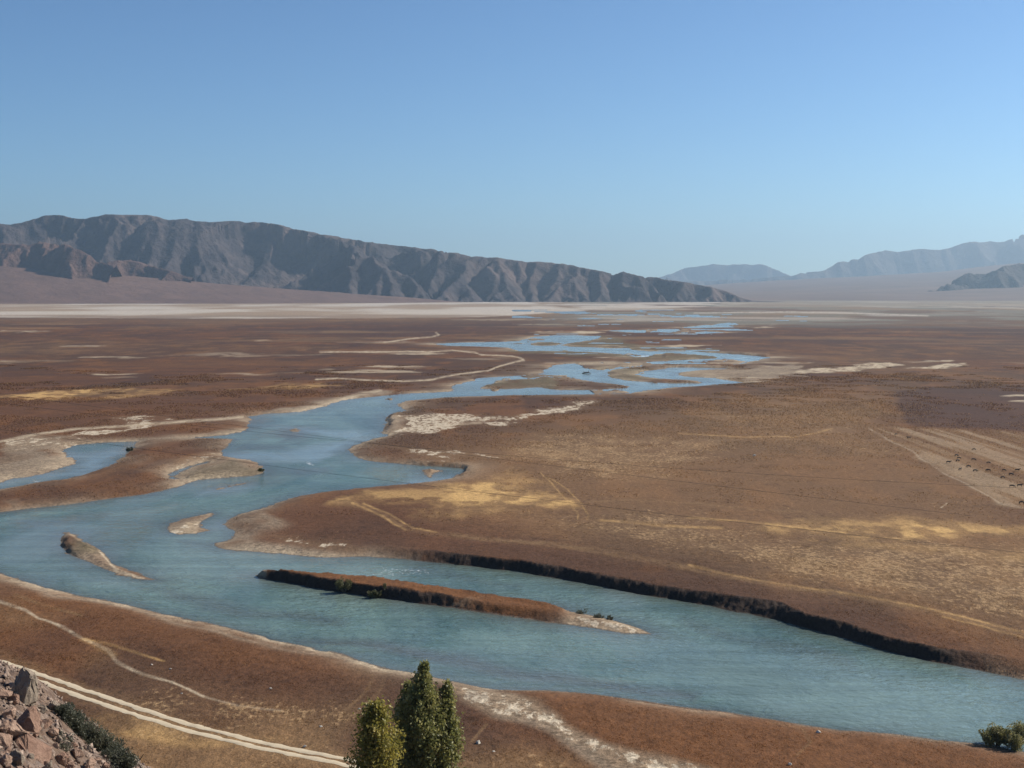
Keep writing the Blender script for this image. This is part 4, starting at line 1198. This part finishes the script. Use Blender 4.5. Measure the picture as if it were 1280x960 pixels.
# fine scree between them
sv, sf, off = [], [], 0
tet = np.array([(1, 1, 1), (-1, -1, 1), (-1, 1, -1), (1, -1, -1)], float) * 0.6
tf = np.array([(0, 1, 2), (0, 3, 1), (0, 2, 3), (1, 3, 2)], np.int32)
n_s = 9000
sy_ = rng.uniform(10, 47, n_s); st_ = rng.normal(0, 4.5, n_s)
sx_ = -0.364 * sy_ + st_
szz = hill_height(sx_, sy_)
sizes = rng.uniform(0.02, 0.09, n_s) * rng.uniform(0.5, 1.3, n_s)
R_ = rng.normal(size=(n_s, 3, 3))
Qm = np.linalg.qr(R_)[0]
TV = np.einsum('nij,kj->nki', Qm, tet) * sizes[:, None, None] * rng.uniform(0.7, 1.4, (n_s, 4, 1)) + np.stack([sx_, sy_, szz + sizes * 0.3], -1)[:, None, :]
m, nt, b = new_mat('scree'); g_ = N(nt, 'ShaderNodeNewGeometry')
nt.links.new(mixc(nt, g_.outputs['Random Per Island'], (0.12, 0.08, 0.06), (0.34, 0.255, 0.20)), b.inputs['Base Color']); b.inputs['Roughness'].default_value = 0.9
scree = mesh_obj('scree', TV.reshape(-1, 3), (tf[None] + (np.arange(n_s) * 4)[:, None, None]).reshape(-1, 3), m)
tag(scree, 'loose scree of small pinkish stones covering the near slope', 'scree', kind='stuff')

for i, (px, py, w, h_, lb) in enumerate(((76, 897, .62, .50, 'uppermost dark green shrub of the row on the hillside edge'), (90, 909, .70, .55, 'second dark shrub down the row on the hillside edge'),
    (105, 921, .75, .6, 'third dark shrub, in the middle of the row on the hillside edge'), (121, 934, .75, .6, 'fourth dark shrub down the row on the hillside edge'),
    (137, 946, .8, .6, 'fifth dark shrub, just above the lowest grey boulder'), (148, 957, .75, .6, 'lowest dark shrub of the row, beside the rounded grey boulder'))):
    x, y, z = hill_pt(px, py)
    k = y / 40
    shrub('dark_shrub', (x, y, z - 0.05), w * k * 1.25, h_ * k * 0.85, LEAF_J, 60 + i, lb, 'shrub', 'dark shrubs along the hillside edge', 6000, 0.04 * k, 24)
for i, (px, py, lb) in enumerate(((78, 927, 'small dark green tuft between the biggest slab and the shrub row'), (84, 936, 'small green tuft left of the bright pink stone'))):
    x, y, z = hill_pt(px, py)
    shrub('dark_shrub', (x, y, z - 0.03), 0.4, 0.22, LEAF_J, 70 + i, lb, 'shrub', 'small tufts on the slope', 500, 0.03, 8)

# ------------------------------------------------------------------ pale stones on the near plain
STONE = boulder_material('white_stone', (0.52, 0.46, 0.38), (0.72, 0.66, 0.56))
for i, (px, py, s_, lb) in enumerate(((190, 831, .35, 'white stone left of its neighbour, near the bend of the footpath'), (213, 837, .40, 'white stone right of its neighbour, near the bend of the footpath'), (338, 861, .4, 'lone white stone in brown grass between road and river'),
    (227, 868, .3, 'small white stone just below the footpath end'), (401, 909, .42, 'white stone nearest above the right end of the dirt road'), (381, 935, .45, 'white stone touching the upper wheel track of the dirt road'), (449, 887, .40, 'white stone left of the yellowing poplar'),
    (598, 929, .75, 'largest white stone, right of the poplars'), (1023, 914, .6, 'white stone on the rusty bank near the river at lower right'), (987, 955, .5, 'white stone at the bottom edge on the rusty bank'), (943, 570, 1.1, 'far white stone alone on the brown plain right of the river'),
    (617, 939, .35, 'small white stone right of the largest one'))):
    s_ *= 0.75; me = boulder_mesh(400 + i, s_, s_ * .8, s_ * .7); me.materials.append(STONE)
    o = bpy.data.objects.new('stone', me); C.link(o)
    g0 = at_ground(px, py, 1.0); o.location = (g0[0], g0[1], g0[2] + s_ * 0.35)
    tag(o, lb, 'rock', 'white stones on the plain')

# driftwood stranded in the far channel
x, y, z = at_ground(733, 467, 0.0)
v1 = tube([(-3.4, 0, 0.3), (-1, 0.3, 0.8), (1.2, 0, 1.0), (3.6, -0.4, 0.4)], [0.35, 0.6, 0.55, 0.2], 8)
v2 = tube([(0.8, 0, 0.9), (1.6, 0.4, 1.8), (2.0, 0.6, 2.6)], [0.3, 0.2, 0.06], 6)
v3 = tube([(-1.2, 0.2, 0.8), (-2.0, -0.4, 1.6), (-2.8, -0.7, 2.0)], [0.3, 0.18, 0.06], 6)
dw = mesh_obj('driftwood', *join([v1, v2, v3]), BARK, smooth=True)
dw.location = (x, y, -0.1)
tag(dw, 'dark snag of driftwood stranded in the middle of the far channel', 'driftwood')

# ------------------------------------------------------------------ cattle
def hide_material():
    m, nt, b = new_mat('cow_hide')
    tc = N(nt, 'ShaderNodeTexCoord').outputs['Object']
    nt.links.new(mixc(nt, noise(nt, tc, 1.5, 3, 0.6), (0.016, 0.012, 0.010), (0.045, 0.030, 0.022)), b.inputs['Base Color']); b.inputs['Roughness'].default_value = 0.7
    return m
def cow_mesh(head_down):
    V_ = [(0, 0, .95), (.45, 0, 1.0), (.85, 0, 1.05), (-.45, 0, 1.0), (-.85, 0, 1.05)]
    R_ = [.36, .36, .30, .36, .30]
    E_ = [(0, 1), (1, 2), (0, 3), (3, 4)]
    def add(pts, rad, par):
        for p_, r_ in zip(pts, rad):
            V_.append(p_); R_.append(r_); E_.append((par, len(V_) - 1)); par = len(V_) - 1
        return par
    if head_down:
        nk = add([(1.12, 0, .92), (1.32, 0, .60), (1.40, 0, .34), (1.50, 0, .14)], [.19, .14, .13, .07], 2)
        add([(1.34, .17, .52)], [.045], nk - 2); add([(1.34, -.17, .52)], [.045], nk - 2)
    else:
        nk = add([(1.15, 0, 1.25), (1.38, 0, 1.42), (1.60, 0, 1.34), (1.78, 0, 1.24)], [.19, .14, .13, .08], 2)
        add([(1.36, .2, 1.50)], [.045], nk - 2); add([(1.36, -.2, 1.50)], [.045], nk - 2)
    for sy in (-1, 1):
        add([(.80, sy * .18, .70), (.82, sy * .19, .38), (.80, sy * .19, .06), (.85, sy * .19, .02)], [.13, .07, .055, .06], 2)
        add([(-.82, sy * .18, .72), (-.98, sy * .19, .42), (-.90, sy * .19, .10), (-.86, sy * .19, .02)], [.16, .075, .055, .06], 4)
    add([(-1.12, 0, 1.0), (-1.20, 0, .72), (-1.18, 0, .45)], [.05, .03, .045], 4)
    me = bpy.data.meshes.new('cow')
    me.from_pydata(V_, E_, [])
    o = bpy.data.objects.new('cow_source', me); C.link(o)
    md = o.modifiers.new('skin', 'SKIN')
    for i, r_ in enumerate(R_): me.skin_vertices[0].data[i].radius = (r_, r_)
    me.skin_vertices[0].data[0].use_root = True
    sb = o.modifiers.new('sub', 'SUBSURF'); sb.levels = 1; sb.render_levels = 1
    dg = bpy.context.evaluated_depsgraph_get(); dg.update()
    out = bpy.data.meshes.new_from_object(o.evaluated_get(dg))
    bpy.data.objects.remove(o); bpy.data.meshes.remove(me)
    out.name = 'cow'
    out.materials.clear(); out.materials.append(HIDE)
    return out
HIDE = hide_material()
COWS = [cow_mesh(True), cow_mesh(False)]
cow_px = [(1120,543.5),(1136,548.5),(1195.6,570.5),(1198.6,573.5),(1197,577.5),(1185.5,579.5),(1217.5,563),(1217,576),(1211,584.5),(1200,587.5),(1219,589.5),(1235.5,589),(1255,589),(1271.5,589.5),(1264,594),(1253.5,597.5),(1265,609.5),(1274.5,608.5),(1235.5,579.5),(1277,631)]
special = {0: 'farthest dark cow, alone at the upper tip of the striped field', 1: 'dark cow second from the upper tip of the striped field', 19: 'nearest dark cow at the right edge on the field corner',
           6: 'dark cow standing highest above the middle of the herd', 16: 'left one of two dark cows by the lower path of the striped field', 17: 'right one of two dark cows by the lower path of the striped field'}
cow0 = None
for i, (px, py) in enumerate(cow_px):
    if cow0 is None:
        o = bpy.data.objects.new('cow', COWS[0]); C.link(o); cow0 = o
    else:
        o = cow0.copy(); C.link(o)
        o.data = COWS[1 if i % 4 == 1 else 0]
    o.location = at_ground(px, py, 1.0)
    o.rotation_euler = (0, 0, random.choice([0, math.pi]) + random.uniform(-0.6, 0.6))
    o.scale = (0.72, 0.72, 0.72) if i % 3 else (0.62, 0.62, 0.62)
    tag(o, special.get(i, 'dark cow grazing in the scattered herd on the striped pale field'), 'cow', 'cattle grazing on the striped field')

# ------------------------------------------------------------------ overhead cables across the river
def cable(p0, p1, mids, label):
    """p = (px, py, distance): a thin sagging cable through real points in the air"""
    pts = [p0] + mids + [p1]
    P = np.array([((a - CX) / F * d, d, H - (b_ - HZ) / F * d) for a, b_, d in pts])
    t = np.linspace(0, 1, 80)
    s = np.linspace(0, 1, len(pts))
    s = np.concatenate([[0], np.cumsum(np.linalg.norm(np.diff(P, axis=0), axis=1))]); s /= s[-1]
    cf = [np.polyfit(s, P[:, k], 2) for k in range(3)]
    path = np.stack([np.polyval(c_, t) for c_ in cf], -1)
    m, nt, b = new_mat('cable_steel'); p = geo_pos(nt)
    nt.links.new(mixc(nt, noise(nt, p, 2, 2), (0.012, 0.012, 0.014), (0.03, 0.03, 0.032)), b.inputs['Base Color']); b.inputs['Roughness'].default_value = 0.6
    o = mesh_obj('overhead_cable', *tube(path, [0.032] * len(path), 6), m, smooth=True)
    return tag(o, label, 'cable', 'cables spanning the river')
cable((-120, 520, 360), (1420, 705, 330), [(330, 580, 350), (478, 600.5, 348), (560, 611, 346), (729, 630, 343), (1078, 671, 337), (1280, 690.5, 333)], 'lowest thin dark cable, crossing the river and the straw patch')
cable((-120, 488, 420), (1420, 616, 400), [(310, 539.5, 414), (436, 551.5, 412), (1103, 601, 405), (1280, 610, 402)], 'thin dark cable under the topmost one, reaching the striped field')
cable((-120, 476, 420), (1420, 668, 400), [(311, 533, 414), (453, 552.5, 412), (1000, 620, 405)], 'topmost thin dark cable over the upper river bend')

# ------------------------------------------------------------------ dry grass standing on the near plain
n_t = 420000
yy = np.sqrt(rng.uniform(150 ** 2, 460 ** 2, n_t)); xx = yy * rng.uniform(-0.44, 0.44, n_t)
sdv = ground_at(SD, xx, yy); cv = ground_at(colr, xx, yy)
lum = cv.mean(1)
ok = (sdv > 0.5) & (lum < 0.19 + rng.uniform(-0.06, 0.05, n_t)) & (ground_at(bankface, xx, yy) < 0.5) & (ground_at(det_salt, xx, yy) < 0.25) & (ground_at(det_gravel, xx, yy) < 0.3)
ok &= hill_height(xx, yy) < 0.5
roadm = np.maximum(track(A, 9, 3, 0.0), track(B, 9, 3, 0.0))
ok &= ground_at(roadm, xx, yy) < 0.05
ok &= rng.uniform(0, 1, n_t) > ss(230, 440, yy) * 0.97 + 0.0
ok &= vnoise(xx / 4, yy / 4, 87) * 0.6 + vnoise(xx / 15, yy / 15, 86) * 0.6 > 0.42
xx, yy, cv = xx[ok], yy[ok], cv[ok]
zz = ground_at(GZ, xx, yy)
n_t = len(xx)
hgt = rng.uniform(0.08, 0.24, n_t) * (0.7 + 0.6 * vnoise(xx / 6, yy / 6, 88)) * (1 - 0.5 * ss(240, 440, yy))
# coarser tussocks farther out on the plain
n_f = 330000
yf = np.sqrt(rng.uniform(330 ** 2, 1250 ** 2, n_f)); xf = yf * rng.uniform(-0.42, 0.42, n_f)
cf = ground_at(colr, xf, yf)
okf = (ground_at(SD, xf, yf) > 1.0) & (cf.mean(1) < 0.16 + rng.uniform(-0.05, 0.05, n_f)) & (ground_at(bankface, xf, yf) < 0.5) & (ground_at(det_salt, xf, yf) < 0.25) & (ground_at(det_gravel, xf, yf) < 0.4)
okf &= vnoise(xf / 12, yf / 12, 84) * 0.55 + vnoise(xf / 50, yf / 50, 85) * 0.55 > 0.48 + 0.25 * ss(700, 1250, yf)
okf &= rng.uniform(0, 1, n_f) < ss(330, 460, yf)
okf &= cf.mean(1) > 0.046
xf, yf, cf = xf[okf], yf[okf], cf[okf]
kt = rng.uniform(0, 1, len(xf))[:, None]
cf = np.where(kt < 0.45, cf * 0.78, np.where(kt > 0.80, cf * 0.4 + TAN * 0.75, cf))
xx = np.concatenate([xx, xf]); yy = np.concatenate([yy, yf]); cv = np.concatenate([cv, cf]); zz = np.concatenate([zz, ground_at(GZ, xf, yf)])
hgt = np.concatenate([hgt, rng.uniform(0.2, 0.6, len(xf)) * (0.7 + 0.7 * ss(400, 1100, yf))])
n_t = len(xx)
verts = []
base = np.stack([xx, yy, zz - 0.05], -1)
for k in range(3):
    an = rng.uniform(0, math.pi, n_t)
    w = hgt * rng.uniform(0.35, 0.75, n_t)
    d = np.stack([np.cos(an) * w, np.sin(an) * w, np.zeros(n_t)], -1) * 0.5
    tip = base + np.stack([rng.normal(0, .3, n_t) * hgt, rng.normal(0, .3, n_t) * hgt, hgt * rng.uniform(.7, 1.15, n_t)], -1)
    o_ = np.stack([rng.normal(0, .15, n_t), rng.normal(0, .15, n_t), np.zeros(n_t)], -1)
    verts.append(np.stack([base + o_ - d, base + o_ + d, tip + o_], 1))
TVv = np.stack(verts, 1).reshape(-1, 3)
m, nt, b = new_mat('dry_grass')
g_ = N(nt, 'ShaderNodeNewGeometry')
c = attr(nt, 'tuft')
c = mixc(nt, mapr(nt, g_.outputs['Random Per Island'], 0.80, 1.0, 0, 0.42), c, (0.36, 0.24, 0.12))
kk = N(nt, 'ShaderNodeVectorMath', operation='SCALE'); nt.links.new(c, kk.inputs[0]); nt.links.new(mapr(nt, g_.outputs['Random Per Island'], 0, 1, 1.1, 1.9), kk.inputs['Scale'])
nt.links.new(kk.outputs[0], b.inputs['Base Color']); b.inputs['Roughness'].default_value = 0.9
b.inputs['Specular IOR Level'].default_value = 0.1
tr = N(nt, 'ShaderNodeBsdfTranslucent'); nt.links.new(kk.outputs[0], tr.inputs['Color'])
mx = N(nt, 'ShaderNodeMixShader'); mx.inputs[0].default_value = 0.5
nt.links.new(b.outputs[0], mx.inputs[1]); nt.links.new(tr.outputs[0], mx.inputs[2])
nt.links.new(mx.outputs[0], nt.nodes['Material Output'].inputs['Surface'])
grass = mesh_obj('dry_grass', TVv, np.arange(len(TVv), dtype=np.int32).reshape(-1, 3), m)
point_attr(grass, 'tuft', np.repeat(cv, 9, 0))
tag(grass, 'rusty dry grass and weeds covering the near plain', 'grass', kind='stuff')

# ------------------------------------------------------------------ haze
bm = bmesh.new()
bmesh.ops.create_cube(bm, size=1.0)
me = bpy.data.meshes.new('haze'); bm.to_mesh(me); bm.free()
hz = bpy.data.objects.new('haze', me); C.link(hz)
hz.scale = (150000, 47000, 1900); hz.location = (0, 47000 / 2 - 600, 1900 / 2 - 5)
m = bpy.data.materials.new('haze'); m.use_nodes = True
nt = m.node_tree; nt.nodes.clear()
pv = nt.nodes.new('ShaderNodeVolumePrincipled')
pv.inputs['Color'].default_value = (0.57, 0.79, 1.0, 1)
pv.inputs['Density'].default_value = 3.2e-5
pv.inputs['Anisotropy'].default_value = 0.40
out = nt.nodes.new('ShaderNodeOutputMaterial'); nt.links.new(pv.outputs[0], out.inputs['Volume'])
me.materials.append(m)
tag(hz, 'thin blue distance haze filling the valley air', 'haze', kind='stuff')
